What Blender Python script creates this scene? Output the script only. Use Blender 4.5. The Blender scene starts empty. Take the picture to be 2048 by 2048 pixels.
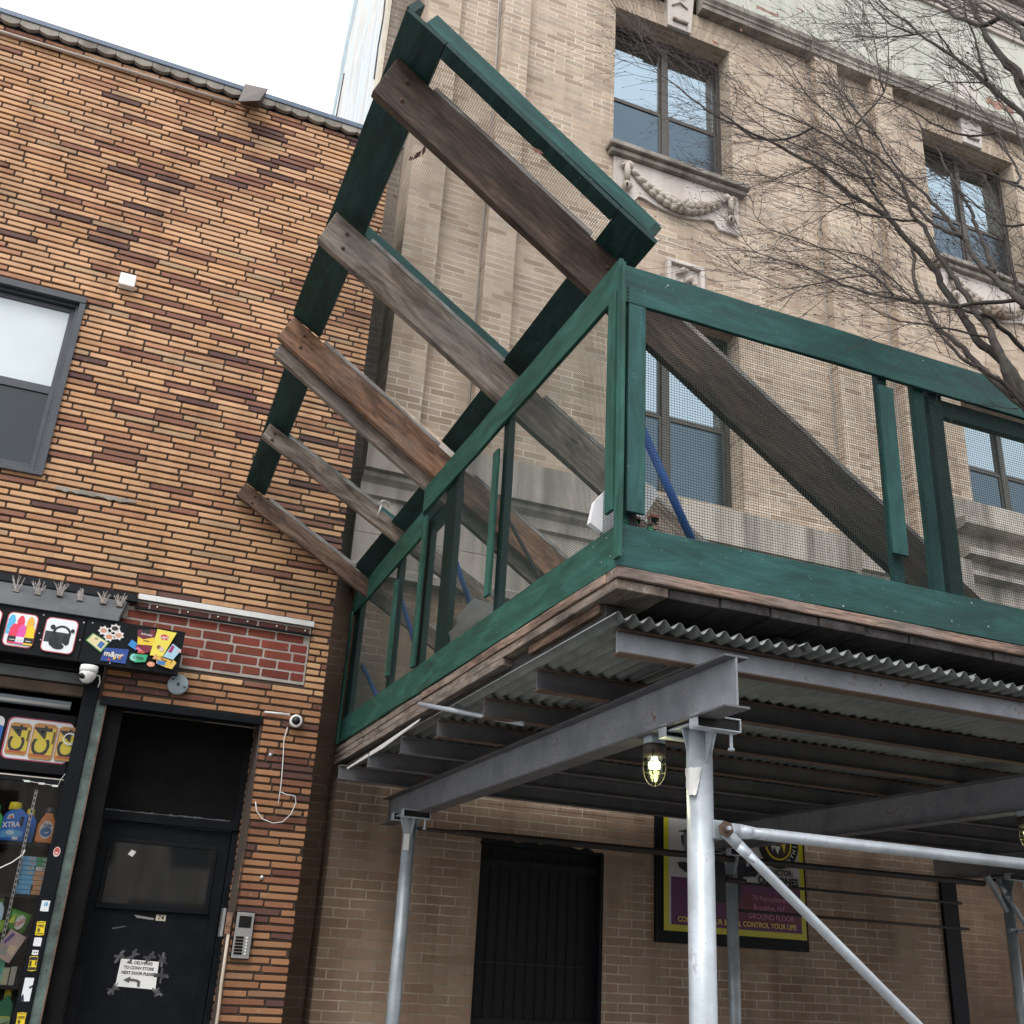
import bpy, bmesh, math, random
from mathutils import Vector, Matrix
random.seed(7)
SC = bpy.context.scene
COL = SC.collection
# ---------------------------------------------------------------- camera survey
RC = ((0.92451287,-0.37724132,0.05445122),(0.19447401,0.34400923,-0.91860629),(0.32780452,0.85985268,0.39140459))
F = 2100.0
CH = 1.55
def ray(x, y):
    a, b = (x-1024)/F, (y-1024)/F
    return tuple(RC[0][i]*a + RC[1][i]*b + RC[2][i] for i in range(3))
def onY(x, y, D):
    d = ray(x, y); k = D/d[1]; return Vector((d[0]*k, D, CH+d[2]*k))
def onX(x, y, D):
    d = ray(x, y); k = D/d[0]; return Vector((D, d[1]*k, CH+d[2]*k))
def onZ(x, y, z):
    d = ray(x, y); k = (z-CH)/d[2]; return Vector((d[0]*k, d[1]*k, z))
# ---------------------------------------------------------------- nodes
def lin(c):
    return tuple((x/12.92 if x <= .04045 else ((x+.055)/1.055)**2.4) for x in c)
def rgb(r, g, b): return lin((r/255, g/255, b/255))
class NT:
    def __init__(s, name):
        s.m = bpy.data.materials.new(name); s.m.use_nodes = True
        s.t = s.m.node_tree; s.n = s.t.nodes; s.n.clear()
        s.out = s.n.new('ShaderNodeOutputMaterial'); s.b = s.n.new('ShaderNodeBsdfPrincipled')
        s.t.links.new(s.b.outputs[0], s.out.inputs[0])
    def new(s, t, **k):
        o = s.n.new('ShaderNode'+t)
        for a, v in k.items(): setattr(o, a, v)
        return o
    def put(s, sock, v):
        if isinstance(v, bpy.types.NodeSocket): s.t.links.new(v, sock)
        elif isinstance(v, (tuple, list)) and len(v) == 3 and sock.type == 'RGBA': sock.default_value = (*v, 1)
        else: sock.default_value = v
    def math(s, op, a, b=0.0, c=None, clamp=False):
        o = s.new('Math', operation=op, use_clamp=clamp); s.put(o.inputs[0], a); s.put(o.inputs[1], b)
        if c is not None: s.put(o.inputs[2], c)
        return o.outputs[0]
    def mix(s, f, a, b, mode='MIX'):
        o = s.new('Mix', data_type='RGBA', blend_type=mode)
        s.put(o.inputs[0], f); s.put(o.inputs[6], a); s.put(o.inputs[7], b); return o.outputs[2]
    def noise(s, vec, scale, detail=4, rough=.55, dist=0.0):
        o = s.new('TexNoise'); s.put(o.inputs['Vector'], vec); s.put(o.inputs['Scale'], scale)
        s.put(o.inputs['Detail'], detail); s.put(o.inputs['Roughness'], rough); s.put(o.inputs['Distortion'], dist)
        return o.outputs['Fac']
    def ramp(s, f, stops, interp='LINEAR'):
        o = s.new('ValToRGB'); s.put(o.inputs[0], f); e = o.color_ramp.elements; o.color_ramp.interpolation = interp
        while len(e) < len(stops): e.new(.5)
        for i, (p, c) in enumerate(stops):
            e[i].position = p; e[i].color = (*c, 1) if isinstance(c, tuple) else (c, c, c, 1)
        return o.outputs[0]
    def scale(s, vec, v, loc=(0, 0, 0)):
        o = s.new('Mapping'); s.put(o.inputs[0], vec); o.inputs['Scale'].default_value = v; o.inputs['Location'].default_value = loc
        return o.outputs[0]
    def obj(s): return s.new('TexCoord').outputs['Object']
    def pos(s): return s.new('NewGeometry').outputs['Position']
    def vadd(s, a, b):
        o = s.new('VectorMath', operation='ADD'); s.put(o.inputs[0], a); s.put(o.inputs[1], b); return o.outputs[0]
    def objrand(s):
        r = s.new('ObjectInfo').outputs['Random']
        c = s.new('CombineXYZ'); k = s.math('MULTIPLY', r, 37.0)
        s.put(c.inputs[0], k); s.put(c.inputs[1], k); s.put(c.inputs[2], k); return c.outputs[0]
    def bump(s, h, strength=.3, dist=.01):
        o = s.new('Bump'); s.put(o.inputs['Strength'], strength); s.put(o.inputs['Distance'], dist); s.put(o.inputs['Height'], h)
        s.put(s.b.inputs['Normal'], o.outputs[0])
    def fin(s, color, rough=.7, metal=0.0, ior=1.45):
        s.put(s.b.inputs['Base Color'], color); s.put(s.b.inputs['Roughness'], rough)
        s.put(s.b.inputs['Metallic'], metal); s.put(s.b.inputs['IOR'], ior); return s.m
_paint = {}
def paint(c, rough=.6, metal=0.0, var=.12, name='paint'):
    key = (tuple(round(x, 3) for x in c), rough, metal, var, name)
    if key in _paint: return _paint[key]
    t = NT(name); p = t.pos()
    n = t.noise(p, 9, 5); n2 = t.noise(p, 90, 3)
    f = t.math('ADD', t.math('MULTIPLY', n, .7), t.math('MULTIPLY', n2, .3))
    lo = tuple(x*(1-var*1.6) for x in c); hi = tuple(min(1, x*(1+var)) for x in c)
    col = t.ramp(f, [(.3, lo), (.7, hi)])
    t.bump(n2, .12, .003)
    m = t.fin(col, rough, metal); _paint[key] = m; return m
# ---------------------------------------------------------------- meshes and objects
WM = {}
def link(o, M, parent=None):
    COL.objects.link(o)
    if parent is not None:
        o.parent = parent; o.matrix_parent_inverse = WM[parent.name].inverted()
    o.matrix_basis = M; WM[o.name] = M.copy(); return o
def tag(o, label=None, cat=None, group=None, kind=None):
    if label: o['label'] = label
    if cat: o['category'] = cat
    if group: o['group'] = group
    if kind: o['kind'] = kind
    return o
def thing(name, label, cat, loc, group=None):
    o = bpy.data.objects.new(name, None); o.empty_display_size = .1
    link(o, Matrix.Translation(loc)); return tag(o, label, cat, group)
class MB:
    def __init__(s): s.v = []; s.f = []; s.mi = []; s.mats = []; s.col = []; s.c = (1, 1, 1)
    def slot(s, m):
        if m not in s.mats: s.mats.append(m)
        return s.mats.index(m)
    def add(s, vs, fs, m):
        b = len(s.v); k = s.slot(m); s.v += [tuple(p) for p in vs]; s.col += [s.c]*len(vs)
        for f in fs: s.f.append(tuple(b+i for i in f)); s.mi.append(k)
        return s
    def box(s, x0, x1, y0, y1, z0, z1, m):
        v = [(x, y, z) for z in (z0, z1) for y in (y0, y1) for x in (x0, x1)]
        return s.add(v, [(0, 2, 3, 1), (4, 5, 7, 6), (0, 1, 5, 4), (2, 6, 7, 3), (0, 4, 6, 2), (1, 3, 7, 5)], m)
    def hexa(s, a, b, m):                # two quads (lists of 4 points), joined
        return s.add(list(a)+list(b), [(3, 2, 1, 0), (4, 5, 6, 7), (0, 1, 5, 4), (1, 2, 6, 5), (2, 3, 7, 6), (3, 0, 4, 7)], m)
    def prism(s, pts, off, m):           # polygon extruded by vector off
        n = len(pts); off = Vector(off); P = [Vector(p) for p in pts]; Q = [p+off for p in P]
        return s.add(P+Q, [tuple(range(n-1, -1, -1)), tuple(range(n, 2*n))]+[(i, (i+1) % n, n+(i+1) % n, n+i) for i in range(n)], m)
    def poly(s, pts, m): return s.add(pts, [tuple(range(len(pts)))], m)
    def tube(s, pts, rad, m, n=8, caps=True, close=False):
        P = [Vector(p) for p in pts]; k = len(P)
        if isinstance(rad, (int, float)): rad = [rad]*k
        vs = []; up = None
        for i in range(k):
            d = (P[(i+1) % k]-P[i-1]) if close else (P[min(i+1, k-1)]-P[max(i-1, 0)])
            if d.length < 1e-9: d = Vector((0, 0, 1))
            d.normalize()
            if up is None or abs(up.dot(d)) > .95: up = Vector((0, 0, 1)) if abs(d.z) < .9 else Vector((1, 0, 0))
            u = d.cross(up).normalized(); w = u.cross(d).normalized(); up = w
            for j in range(n):
                a = 2*math.pi*j/n; vs.append(P[i]+(u*math.cos(a)+w*math.sin(a))*rad[i])
        fs = []
        for i in range(k if close else k-1):
            for j in range(n):
                a, b = i*n+j, i*n+(j+1) % n; c, d2 = ((i+1) % k)*n+(j+1) % n, ((i+1) % k)*n+j
                fs.append((a, b, c, d2))
        if caps and not close: fs += [tuple(range(n-1, -1, -1)), tuple(range((k-1)*n, k*n))]
        return s.add(vs, fs, m)
    def lathe(s, prof, c, axis, m, n=24):
        c = Vector(c); a = Vector(axis).normalized(); u = a.orthogonal().normalized(); w = a.cross(u)
        vs = []
        for r, h in prof:
            for j in range(n):
                t = 2*math.pi*j/n; vs.append(c+a*h+(u*math.cos(t)+w*math.sin(t))*max(r, 1e-5))
        fs = [(i*n+j, i*n+(j+1) % n, (i+1)*n+(j+1) % n, (i+1)*n+j) for i in range(len(prof)-1) for j in range(n)]
        return s.add(vs, fs, m)
    def build(s, name, parent=None, bevel=0.0, smooth=False, seg=2, world=None, origin=None):
        me = bpy.data.meshes.new(name)
        if world is None:
            xs = list(zip(*s.v)); c = Vector(((min(xs[0])+max(xs[0]))/2, (min(xs[1])+max(xs[1]))/2, (min(xs[2]) if parent is None else (min(xs[2])+max(xs[2]))/2)))
            if origin: c = Vector(origin)
            M = Matrix.Translation(c); vv = [(a-c.x, b-c.y, d-c.z) for a, b, d in s.v]
        else: M = world; vv = s.v
        me.from_pydata(vv, [], s.f)
        for m in s.mats: me.materials.append(m)
        me.polygons.foreach_set('material_index', s.mi)
        if any(c != (1, 1, 1) for c in s.col):
            ca = me.color_attributes.new('bc', 'FLOAT_COLOR', 'POINT')
            ca.data.foreach_set('color', [x for c in s.col for x in (*c, 1.0)])
        if smooth: me.polygons.foreach_set('use_smooth', [True]*len(me.polygons))
        me.update()
        o = bpy.data.objects.new(name, me); link(o, M, parent)
        if bevel:
            bm_ = o.modifiers.new('edge', 'BEVEL'); bm_.width = bevel; bm_.segments = seg; bm_.limit_method = 'ANGLE'; bm_.angle_limit = math.radians(35)
        return o
def fixn(o):
    bm = bmesh.new(); bm.from_mesh(o.data); bmesh.ops.recalc_face_normals(bm, faces=bm.faces); bm.to_mesh(o.data); bm.free(); return o
def board(name, parent, p0, p1, w, t, wdir, m, bevel=.003, label=None, skew=0.0):
    """timber from p0 to p1 (centre line), width w along wdir, thickness t; grain along local X"""
    p0, p1 = Vector(p0), Vector(p1); x = (p1-p0); L = x.length; x.normalize()
    z = Vector(wdir); z = (z-x*z.dot(x)).normalized(); y = z.cross(x)
    M = Matrix((x, y, z)).transposed().to_4x4(); M.translation = p0
    b = MB(); n = max(1, int(L/.35)); rnd = random.Random(int((p0.x*7+p0.y*13+p0.z*29+L)*1000))
    vs = []
    for i in range(n+1):
        q = L*i/n; dz = rnd.uniform(-1, 1)*.0025; dy = rnd.uniform(-1, 1)*.0015
        for (sy, sz) in ((-1, -1), (1, -1), (1, 1), (-1, 1)):
            e = skew*sz*(1 if i == 0 else 0)
            vs.append((q+e, sy*t/2+dy, sz*w/2+dz))
    fs = [(3, 2, 1, 0), tuple(n*4+j for j in range(4))]
    fs = [(0, 1, 2, 3)[::-1] and (0, 3, 2, 1), tuple(n*4+j for j in range(4))]
    for i in range(n):
        for j in range(4): a = i*4+j; c = i*4+(j+1) % 4; fs.append((a, c, c+4, a+4))
    b.add(vs, fs, m)
    o = b.build(name, parent, bevel=bevel, world=M); fixn(o)
    if label: o['label'] = label
    return o
def text_mesh(body, size, bold=0.0, align='CENTER'):
    cu = bpy.data.curves.new('t', 'FONT'); cu.body = body; cu.size = size; cu.offset = bold; cu.align_x = align; cu.align_y = 'CENTER'; cu.resolution_u = 3
    o = bpy.data.objects.new('t', cu); COL.objects.link(o)
    dg = bpy.context.evaluated_depsgraph_get(); me = bpy.data.meshes.new_from_object(o.evaluated_get(dg))
    r = ([tuple(v.co) for v in me.vertices], [tuple(p.vertices) for p in me.polygons])
    bpy.data.objects.remove(o); bpy.data.curves.remove(cu); bpy.data.meshes.remove(me); return r
class Print:
    """flat printed artwork lying on a surface: origin o, axes u (right) and v (up), outward n"""
    def __init__(s, o, u=(1, 0, 0), v=(0, 0, 1), n=(0, -1, 0)):
        s.o = Vector(o); s.u = Vector(u); s.v = Vector(v); s.n = Vector(n); s.mb = MB(); s.k = 1
    def P(s, a, b): return s.o+s.u*a+s.v*b+s.n*(.0006*s.k)
    def poly(s, pts, c, rough=.45):
        m = c if isinstance(c, bpy.types.Material) else paint(c, rough, 0, .04, 'printed_colour')
        s.mb.poly([s.P(a, b) for a, b in pts], m); s.k += 1
    def rect(s, a0, a1, b0, b1, c): s.poly([(a0, b0), (a1, b0), (a1, b1), (a0, b1)], c)
    def disc(s, a, b, r, c, r2=None, n=20, rot=0):
        r2 = r2 or r; q = []
        for i in range(n):
            t = 2*math.pi*i/n; x, y = r*math.cos(t), r2*math.sin(t)
            q.append((a+x*math.cos(rot)-y*math.sin(rot), b+x*math.sin(rot)+y*math.cos(rot)))
        s.poly(q, c)
    def rrect(s, a0, a1, b0, b1, r, c):
        q = []
        for cx, cy, t0 in ((a1-r, b1-r, 0), (a0+r, b1-r, 90), (a0+r, b0+r, 180), (a1-r, b0+r, 270)):
            for i in range(5): t = math.radians(t0+22.5*i); q.append((cx+r*math.cos(t), cy+r*math.sin(t)))
        s.poly(q, c)
    def ring(s, a, b, r, w, c, t0=0, t1=360, n=20):
        for i in range(n):
            x, y = math.radians(t0+(t1-t0)*i/n), math.radians(t0+(t1-t0)*(i+1)/n)
            m = paint(c, .45, 0, .04, 'printed_colour')
            s.mb.poly([s.P(a+q*math.cos(k), b+q*math.sin(k)) for q, k in ((r, x), (r+w, x), (r+w, y), (r, y))], m)
        s.k += 1
    def text(s, body, a, b, size, c, rot=0, bold=0.0, sx=1.0, align='CENTER'):
        vs, fs = text_mesh(body, size, bold, align); m = paint(c, .45, 0, .04, 'printed_colour'); ca, sa = math.cos(rot), math.sin(rot)
        s.mb.add([s.P(a+(x*sx*ca-y*sa), b+(x*sx*sa+y*ca)) for x, y, _ in vs], fs, m); s.k += 1
    def build(s, name, parent=None): return s.mb.build(name, parent)
# ---------------------------------------------------------------- materials
def m_attr_brick(name, fleck=.35, rough=.75):
    t = NT(name); a = t.new('Attribute', attribute_name='bc').outputs['Color']; p = t.pos()
    n1 = t.noise(p, 60, 5, .65); n2 = t.noise(t.scale(p, (1, 1, .35)), 260, 3, .6); n3 = t.noise(p, 1.4, 4)
    c = t.mix(t.math('MULTIPLY', n1, .55), a, t.mix(1.0, a, (.62, .52, .42), 'MULTIPLY'))
    spot = t.ramp(t.noise(p, 130, 2, .5), [(.30, 1.0), (.36, 0.0)])
    c = t.mix(t.math('MULTIPLY', spot, fleck), c, (.06, .035, .03))
    c = t.mix(t.ramp(n3, [(.42, 0.0), (.75, .35)]), c, t.mix(1.0, c, (.55, .5, .47), 'MULTIPLY'))
    st = t.noise(t.scale(p, (2.6, 2.6, .22)), 1.5, 5, .6); c = t.mix(t.ramp(st, [(.50, 0.0), (.68, .55)]), c, t.mix(1.0, c, (.60, .55, .52), 'MULTIPLY'))
    ef = t.ramp(t.noise(p, 11, 4, .7), [(.66, 0.0), (.74, .30)]); c = t.mix(ef, c, (.50, .44, .37))
    t.bump(t.math('ADD', n1, t.math('MULTIPLY', n2, .8)), .55, .004)
    return t.fin(c, rough)
M_ROMAN = m_attr_brick('roman_brick')
M_RED = m_attr_brick('red_brick', .15)
def m_mortar(c, name='mortar'):
    t = NT(name); p = t.pos(); n = t.noise(p, 120, 4, .7); n2 = t.noise(p, 5, 3)
    col = t.ramp(t.math('ADD', t.math('MULTIPLY', n, .6), t.math('MULTIPLY', n2, .4)), [(.3, tuple(x*.6 for x in c)), (.7, tuple(x*1.25 for x in c))])
    t.bump(n, .7, .006); return t.fin(col, .95)
M_MORT = m_mortar((.085, .062, .048)); M_MORTL = m_mortar((.42, .38, .34), 'pale_mortar')
def m_beige(name, cols, mort, stain=.5, mortvar=.5, streak=(.55, .52, .5), msize=.006):
    t = NT(name); g = t.new('NewGeometry'); p = g.outputs['Position']; nn = g.outputs['Normal']
    sp = t.new('SeparateXYZ'); t.put(sp.inputs[0], p); sn = t.new('SeparateXYZ'); t.put(sn.inputs[0], nn)
    ax = t.math('GREATER_THAN', t.math('ABSOLUTE', sn.outputs[0]), .5)
    az = t.math('GREATER_THAN', t.math('ABSOLUTE', sn.outputs[2]), .5)
    u = t.math('ADD', t.math('MULTIPLY', sp.outputs[0], t.math('SUBTRACT', 1.0, ax)), t.math('MULTIPLY', sp.outputs[1], ax))
    v = t.math('ADD', t.math('MULTIPLY', sp.outputs[2], t.math('SUBTRACT', 1.0, az)), t.math('MULTIPLY', sp.outputs[1], az))
    wob = t.noise(p, 7, 2); wob2 = t.noise(p, 45, 2)
    v = t.math('ADD', v, t.math('MULTIPLY', t.math('SUBTRACT', wob, .5), .012))
    v = t.math('ADD', v, t.math('MULTIPLY', t.math('SUBTRACT', wob2, .5), .004))
    cb = t.new('CombineXYZ'); t.put(cb.inputs[0], u); t.put(cb.inputs[1], v)
    br = t.new('TexBrick'); t.put(br.inputs['Vector'], cb.outputs[0]); br.offset = .5; br.squash = 1.0
    for k, x in (('Color1', (0, 0, 0, 1)), ('Color2', (1, 1, 1, 1)), ('Mortar', (.5, .5, .5, 1))): br.inputs[k].default_value = x
    t.put(br.inputs['Scale'], 1.0); t.put(br.inputs['Mortar Size'], msize); t.put(br.inputs['Mortar Smooth'], .3); t.put(br.inputs['Bias'], 0.0)
    t.put(br.inputs['Brick Width'], .2416); t.put(br.inputs['Row Height'], .0707)
    base = t.ramp(br.outputs['Color'], [(i/(len(cols)-1), c) for i, c in enumerate(cols)])
    n1 = t.noise(p, 70, 5, .65); n2 = t.noise(p, .9, 5, .6); n3 = t.noise(t.scale(p, (3.2, 3.2, .32)), 1.6, 5, .6)
    base = t.mix(t.math('MULTIPLY', n1, .5), base, t.mix(1.0, base, (.7, .66, .62), 'MULTIPLY'))
    mm = t.mix(t.ramp(t.noise(p, 2.2, 4), [(.4, 0.0), (.6, 1.0)]), mort, tuple(x*mortvar for x in mort))
    c = t.mix(br.outputs['Fac'], base, mm)
    f = t.math('MULTIPLY', t.ramp(t.math('ADD', t.math('MULTIPLY', n2, .5), t.math('MULTIPLY', n3, .5)), [(.44, 0.0), (.66, 1.0)]), stain)
    c = t.mix(f, c, t.mix(1.0, c, streak, 'MULTIPLY'))
    h = t.math('ADD', t.math('MULTIPLY', br.outputs['Fac'], -1.2), t.math('MULTIPLY', n1, .4))
    t.bump(h, .5, .004); return t.fin(c, .85)
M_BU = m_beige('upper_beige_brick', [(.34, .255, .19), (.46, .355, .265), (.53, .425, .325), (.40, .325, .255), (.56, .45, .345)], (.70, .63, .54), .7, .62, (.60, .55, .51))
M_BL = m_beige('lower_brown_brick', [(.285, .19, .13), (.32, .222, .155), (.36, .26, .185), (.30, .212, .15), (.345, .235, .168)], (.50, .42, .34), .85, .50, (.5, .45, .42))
M_BD = m_beige('shaded_recess_brick', [(.19, .155, .125), (.26, .21, .175), (.22, .185, .155)], (.40, .36, .32), .6, .5)  # upper recess strip: its shade is put into darker brick colours
M_BDL = m_beige('dark_lower_recess_brick', [(.19, .125, .085), (.25, .165, .115), (.21, .14, .10)], (.28, .22, .17), .6, .6)  # lower recess strip: brick colours darkened to stand for its shade
def m_stone(name, c, dirt_shade=(.42, .41, .40), amt=.9, streaks=True):
    t = NT(name); p = t.pos()
    n = t.noise(p, 45, 5, .7); s1 = t.noise(t.scale(p, (4.2, 4.2, .28)), 1.3, 3, .5); s2 = t.noise(p, 1.1, 4)
    base = t.ramp(n, [(.3, tuple(x*.82 for x in c)), (.7, c)])
    f = t.math('MULTIPLY', t.ramp(t.math('ADD', t.math('MULTIPLY', s1, .65 if streaks else .1), t.math('MULTIPLY', s2, .35 if streaks else .9)), [(.43, 0.0), (.62, 1.0)]), amt)
    col = t.mix(f, base, t.mix(1.0, base, dirt_shade, 'MULTIPLY')); t.bump(n, .3, .004); return t.fin(col, .85)
M_STONE = m_stone('weathered_limestone', (.50, .455, .40)); M_STONEP = m_stone('pale_terracotta', (.62, .56, .52), (.55, .5, .46), .45)
M_STONED = m_stone('dirty_stone', (.33, .30, .26)); M_CARV = m_stone('carved_terracotta', (.50, .44, .38), (.38, .31, .27), .9, False)  # dark mottling of the carving stands for shade in its hollows
M_STUCCO = m_stone('pale_green_stucco', (.55, .548, .485), (.72, .74, .70), .7); M_PINK = m_stone('pink_render', (.52, .46, .42), (.75, .66, .62), .6, False)
def m_wood(name, c, g=1.0, rough=.8, gray=.35):
    t = NT(name); o = t.vadd(t.obj(), t.objrand())
    w = t.scale(o, (1.1, 9, 9)); n = t.noise(w, 2.2, 6, .62, 1.6); n2 = t.noise(t.scale(o, (3, 60, 60)), 3.0, 4, .6); n3 = t.noise(t.scale(o, (1.6, 2.5, 2.5)), 1.8, 4, .6)
    col = t.ramp(n, [(.27, tuple(x*.25 for x in c)), (.40, tuple(x*.72 for x in c)), (.53, c), (.70, tuple(min(1, x*1.55) for x in c))])
    col = t.mix(t.math('MULTIPLY', t.ramp(n2, [(.38, 1.0), (.52, 0.0)]), min(1, .6*g)), col, t.mix(1.0, col, (.40, .36, .33), 'MULTIPLY'))
    lum = sum(c)/3; col = t.mix(t.math('MULTIPLY', t.ramp(n3, [(.4, 0.0), (.65, 1.0)]), gray), col, (lum*.9, lum*.86, lum*.82))
    bl = t.noise(t.scale(o, (1.3, 3.5, 3.5)), 2.4, 5, .65, .6); col = t.mix(t.ramp(bl, [(.44, 0.0), (.62, .75)]), col, t.mix(1.0, col, (.34, .30, .28), 'MULTIPLY'))
    kn = t.new('TexVoronoi'); t.put(kn.inputs['Vector'], t.scale(o, (1.4, 5, 5))); t.put(kn.inputs['Scale'], 1.6)
    k = t.ramp(kn.outputs['Distance'], [(.05, 1.0), (.12, 0.0)]); col = t.mix(t.math('MULTIPLY', k, .8), col, (.035, .02, .014))
    t.bump(t.math('ADD', n2, n), .7, .004); return t.fin(col, rough)
M_WDARK = m_wood('dark_stained_timber', (.092, .058, .041), 1, .8, .2); M_WGREY = m_wood('weathered_grey_timber', (.29, .23, .185), 1, .85, .5)
M_WORG = m_wood('orange_brown_timber', (.31, .165, .098), 1.2, .75, .38); M_WMID = m_wood('brown_timber', (.215, .135, .095), 1, .8, .3)
M_WBLK = m_wood('blackened_timber', (.055, .052, .052), 1, .9, .3); M_WEDGE = m_wood('edge_board_timber', (.33, .225, .175), 1.6, .8, .45); M_WPALE = m_wood('pale_weathered_edge', (.36, .33, .31), 1.2, .85, .6)
M_WDK2 = m_wood('dark_plank_timber', (.10, .088, .08), 1, .85, .5)  # dark grey-brown timber for the deck sheet
def m_green(name, c):
    t = NT(name); o = t.vadd(t.obj(), t.objrand()); n = t.noise(t.scale(o, (2.2, 10, 10)), 1.6, 6, .6, .8); n2 = t.noise(t.scale(o, (5, 70, 70)), 3, 3); n3 = t.noise(o, 3, 3)
    col = t.ramp(n, [(.25, tuple(x*.5 for x in c)), (.5, c), (.75, tuple(x*1.6+.006 for x in c))])
    sp = t.ramp(t.noise(o, 55, 2, .4), [(.24, 1.0), (.27, 0.0)]); col = t.mix(t.math('MULTIPLY', sp, .3), col, (.3, .4, .36))
    col = t.mix(t.ramp(n3, [(.5, 0.0), (.75, .5)]), col, tuple(x*.6 for x in c))
    t.bump(t.math('ADD', n2, t.math('MULTIPLY', n, .5)), .5, .003); return t.fin(col, t.math('ADD', .48, t.math('MULTIPLY', n, .25)), 0, 1.36)
M_GREEN = m_green('green_paint', (.020, .086, .064)); M_GREEND = m_green('shaded_green_paint', (.009, .036, .032)); M_GREENF = m_green('front_green_paint', (.017, .073, .068))  # one paint: shade of undersides and lower light on the front put into colour
def m_steel(name, c, rust=.4, rough=.5, metal=.2):
    t = NT(name); p = t.pos(); n = t.noise(p, 6, 5, .6); n2 = t.noise(p, 55, 4, .6)
    col = t.ramp(n, [(.3, tuple(x*.7 for x in c)), (.7, tuple(x*1.15 for x in c))])
    f = t.math('MULTIPLY', t.ramp(t.math('ADD', t.math('MULTIPLY', n, .5), t.math('MULTIPLY', n2, .5)), [(.58, 0.0), (.64, 1.0)]), rust)
    col = t.mix(f, col, (.16, .065, .035)); t.bump(n2, .15, .002); return t.fin(col, rough, metal)
M_BEAM = m_steel('grey_painted_steel', (.27, .285, .315), .8); M_JOIST = m_steel('dull_steel_joist', (.13, .132, .142), .8); M_RUST = m_steel('rusted_edge', (.115, .075, .058), .9, .8)
M_PIPE = m_steel('aluminium_paint', (.47, .515, .56), .35, .42, .3); M_PIPE2 = m_steel('dull_aluminium_paint', (.36, .40, .43), .25, .45, .3); M_PIPED = m_steel('black_conduit', (.032, .026, .023), .5, .6, .1)
M_CORR = m_steel('galvanised_corrugated_steel', (.17, .185, .18), .15, .45, .45)
M_WIRE = paint((.02, .05, .045), .5, .3, .1, 'mesh_wire')
M_BLACK = paint((.007, .008, .010), .55, 0, .2, 'black_paint'); M_NAVY = paint((.006, .0078, .0108), .55, 0, .3, 'blue_black_paint'); M_NAVY.node_tree.nodes['Principled BSDF'].inputs['IOR'].default_value = 1.22; M_CHAR = paint((.010, .0098, .0098), .75, 0, .2, 'charcoal_board'); M_CHAR.node_tree.nodes['Principled BSDF'].inputs['IOR'].default_value = 1.15; M_BLACK.node_tree.nodes['Principled BSDF'].inputs['IOR'].default_value = 1.25
M_WHITE = paint((.74, .74, .72), .4, 0, .06, 'white_plastic'); M_GRAYP = paint((.30, .36, .40), .5, 0, .1, 'grey_plastic'); M_DK = paint((.006, .006, .007), .3, 0, .1, 'near_black')
M_ALU = paint((.065, .070, .080), .45, .4, .12, 'dark_anodised_frame'); M_BRZ = paint((.085, .078, .07), .45, .4, .12, 'bronze_frame')
M_BLUE = paint((.02, .10, .38), .45, 0, .15, 'blue_paint'); M_SILV = paint((.5, .5, .5), .3, .7, .1, 'brushed_metal')
M_FLASH = m_steel('grey_membrane_flashing', (.10, .105, .115), .05, .7, 0.0)
def m_glass(name, c, rough=.04, ior=1.9, wav=.02):
    t = NT(name); p = t.pos(); t.bump(t.noise(p, 1.7, 2), wav, .05); n = t.noise(p, 4, 4)
    return t.fin(t.ramp(n, [(.3, tuple(x*.93 for x in c)), (.7, c)]), rough, 0, ior)
M_GLU = m_glass('upper_sash_glass', (.34, .43, .49), .03, 1.5); M_GLU.node_tree.nodes['Principled BSDF'].inputs['Metallic'].default_value = 1.0
M_GLL = m_glass('screened_lower_glass', (.10, .135, .165), .25, 1.6); M_GLL.node_tree.nodes['Principled BSDF'].inputs['Metallic'].default_value = 1.0
M_GLD = m_glass('door_glass', (.012, .014, .015), .04, 1.75); M_BLIND = m_glass('glass_over_white_blind', (.60, .66, .69), .08, 1.6)
def m_clear(name):
    t = NT(name); t.b.inputs['Transmission Weight'].default_value = 0
    g = t.new('BsdfGlossy'); g.inputs['Roughness'].default_value = .03; tr = t.new('BsdfTransparent'); fr = t.new('Fresnel'); fr.inputs[0].default_value = 1.5
    mx = t.new('MixShader'); t.put(mx.inputs[0], t.math('MULTIPLY', fr.outputs[0], 1.0)); t.t.links.new(tr.outputs[0], mx.inputs[1]); t.t.links.new(g.outputs[0], mx.inputs[2]); t.t.links.new(mx.outputs[0], t.out.inputs[0]); return t.m
M_CLEAR = m_clear('shop_window_glass')
def m_emit(name, c, s):
    t = NT(name); t.b.inputs['Emission Color'].default_value = (*c, 1); t.b.inputs['Emission Strength'].default_value = s; return t.fin(c, .5)
M_BULB = m_emit('lit_bulb', (1, .93, .72), 9.0)
def m_bark():
    t = NT('tree_bark'); p = t.pos(); n = t.noise(p, 28, 5, .65); n2 = t.noise(p, 5, 3)
    c = t.ramp(n, [(.3, (.020, .016, .014)), (.7, (.066, .052, .044))]); c = t.mix(t.ramp(n2, [(.45, 0.0), (.7, .5)]), c, (.05, .056, .034)); t.bump(n, .5, .004); return t.fin(c, .85)
M_BARK = m_bark()
M_TWIG = paint((.042, .027, .025), .7, 0, .25, 'twig_bark')
M_GLW = m_glass('dark_lower_glass', (.020, .028, .034), .05, 1.5)
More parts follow.
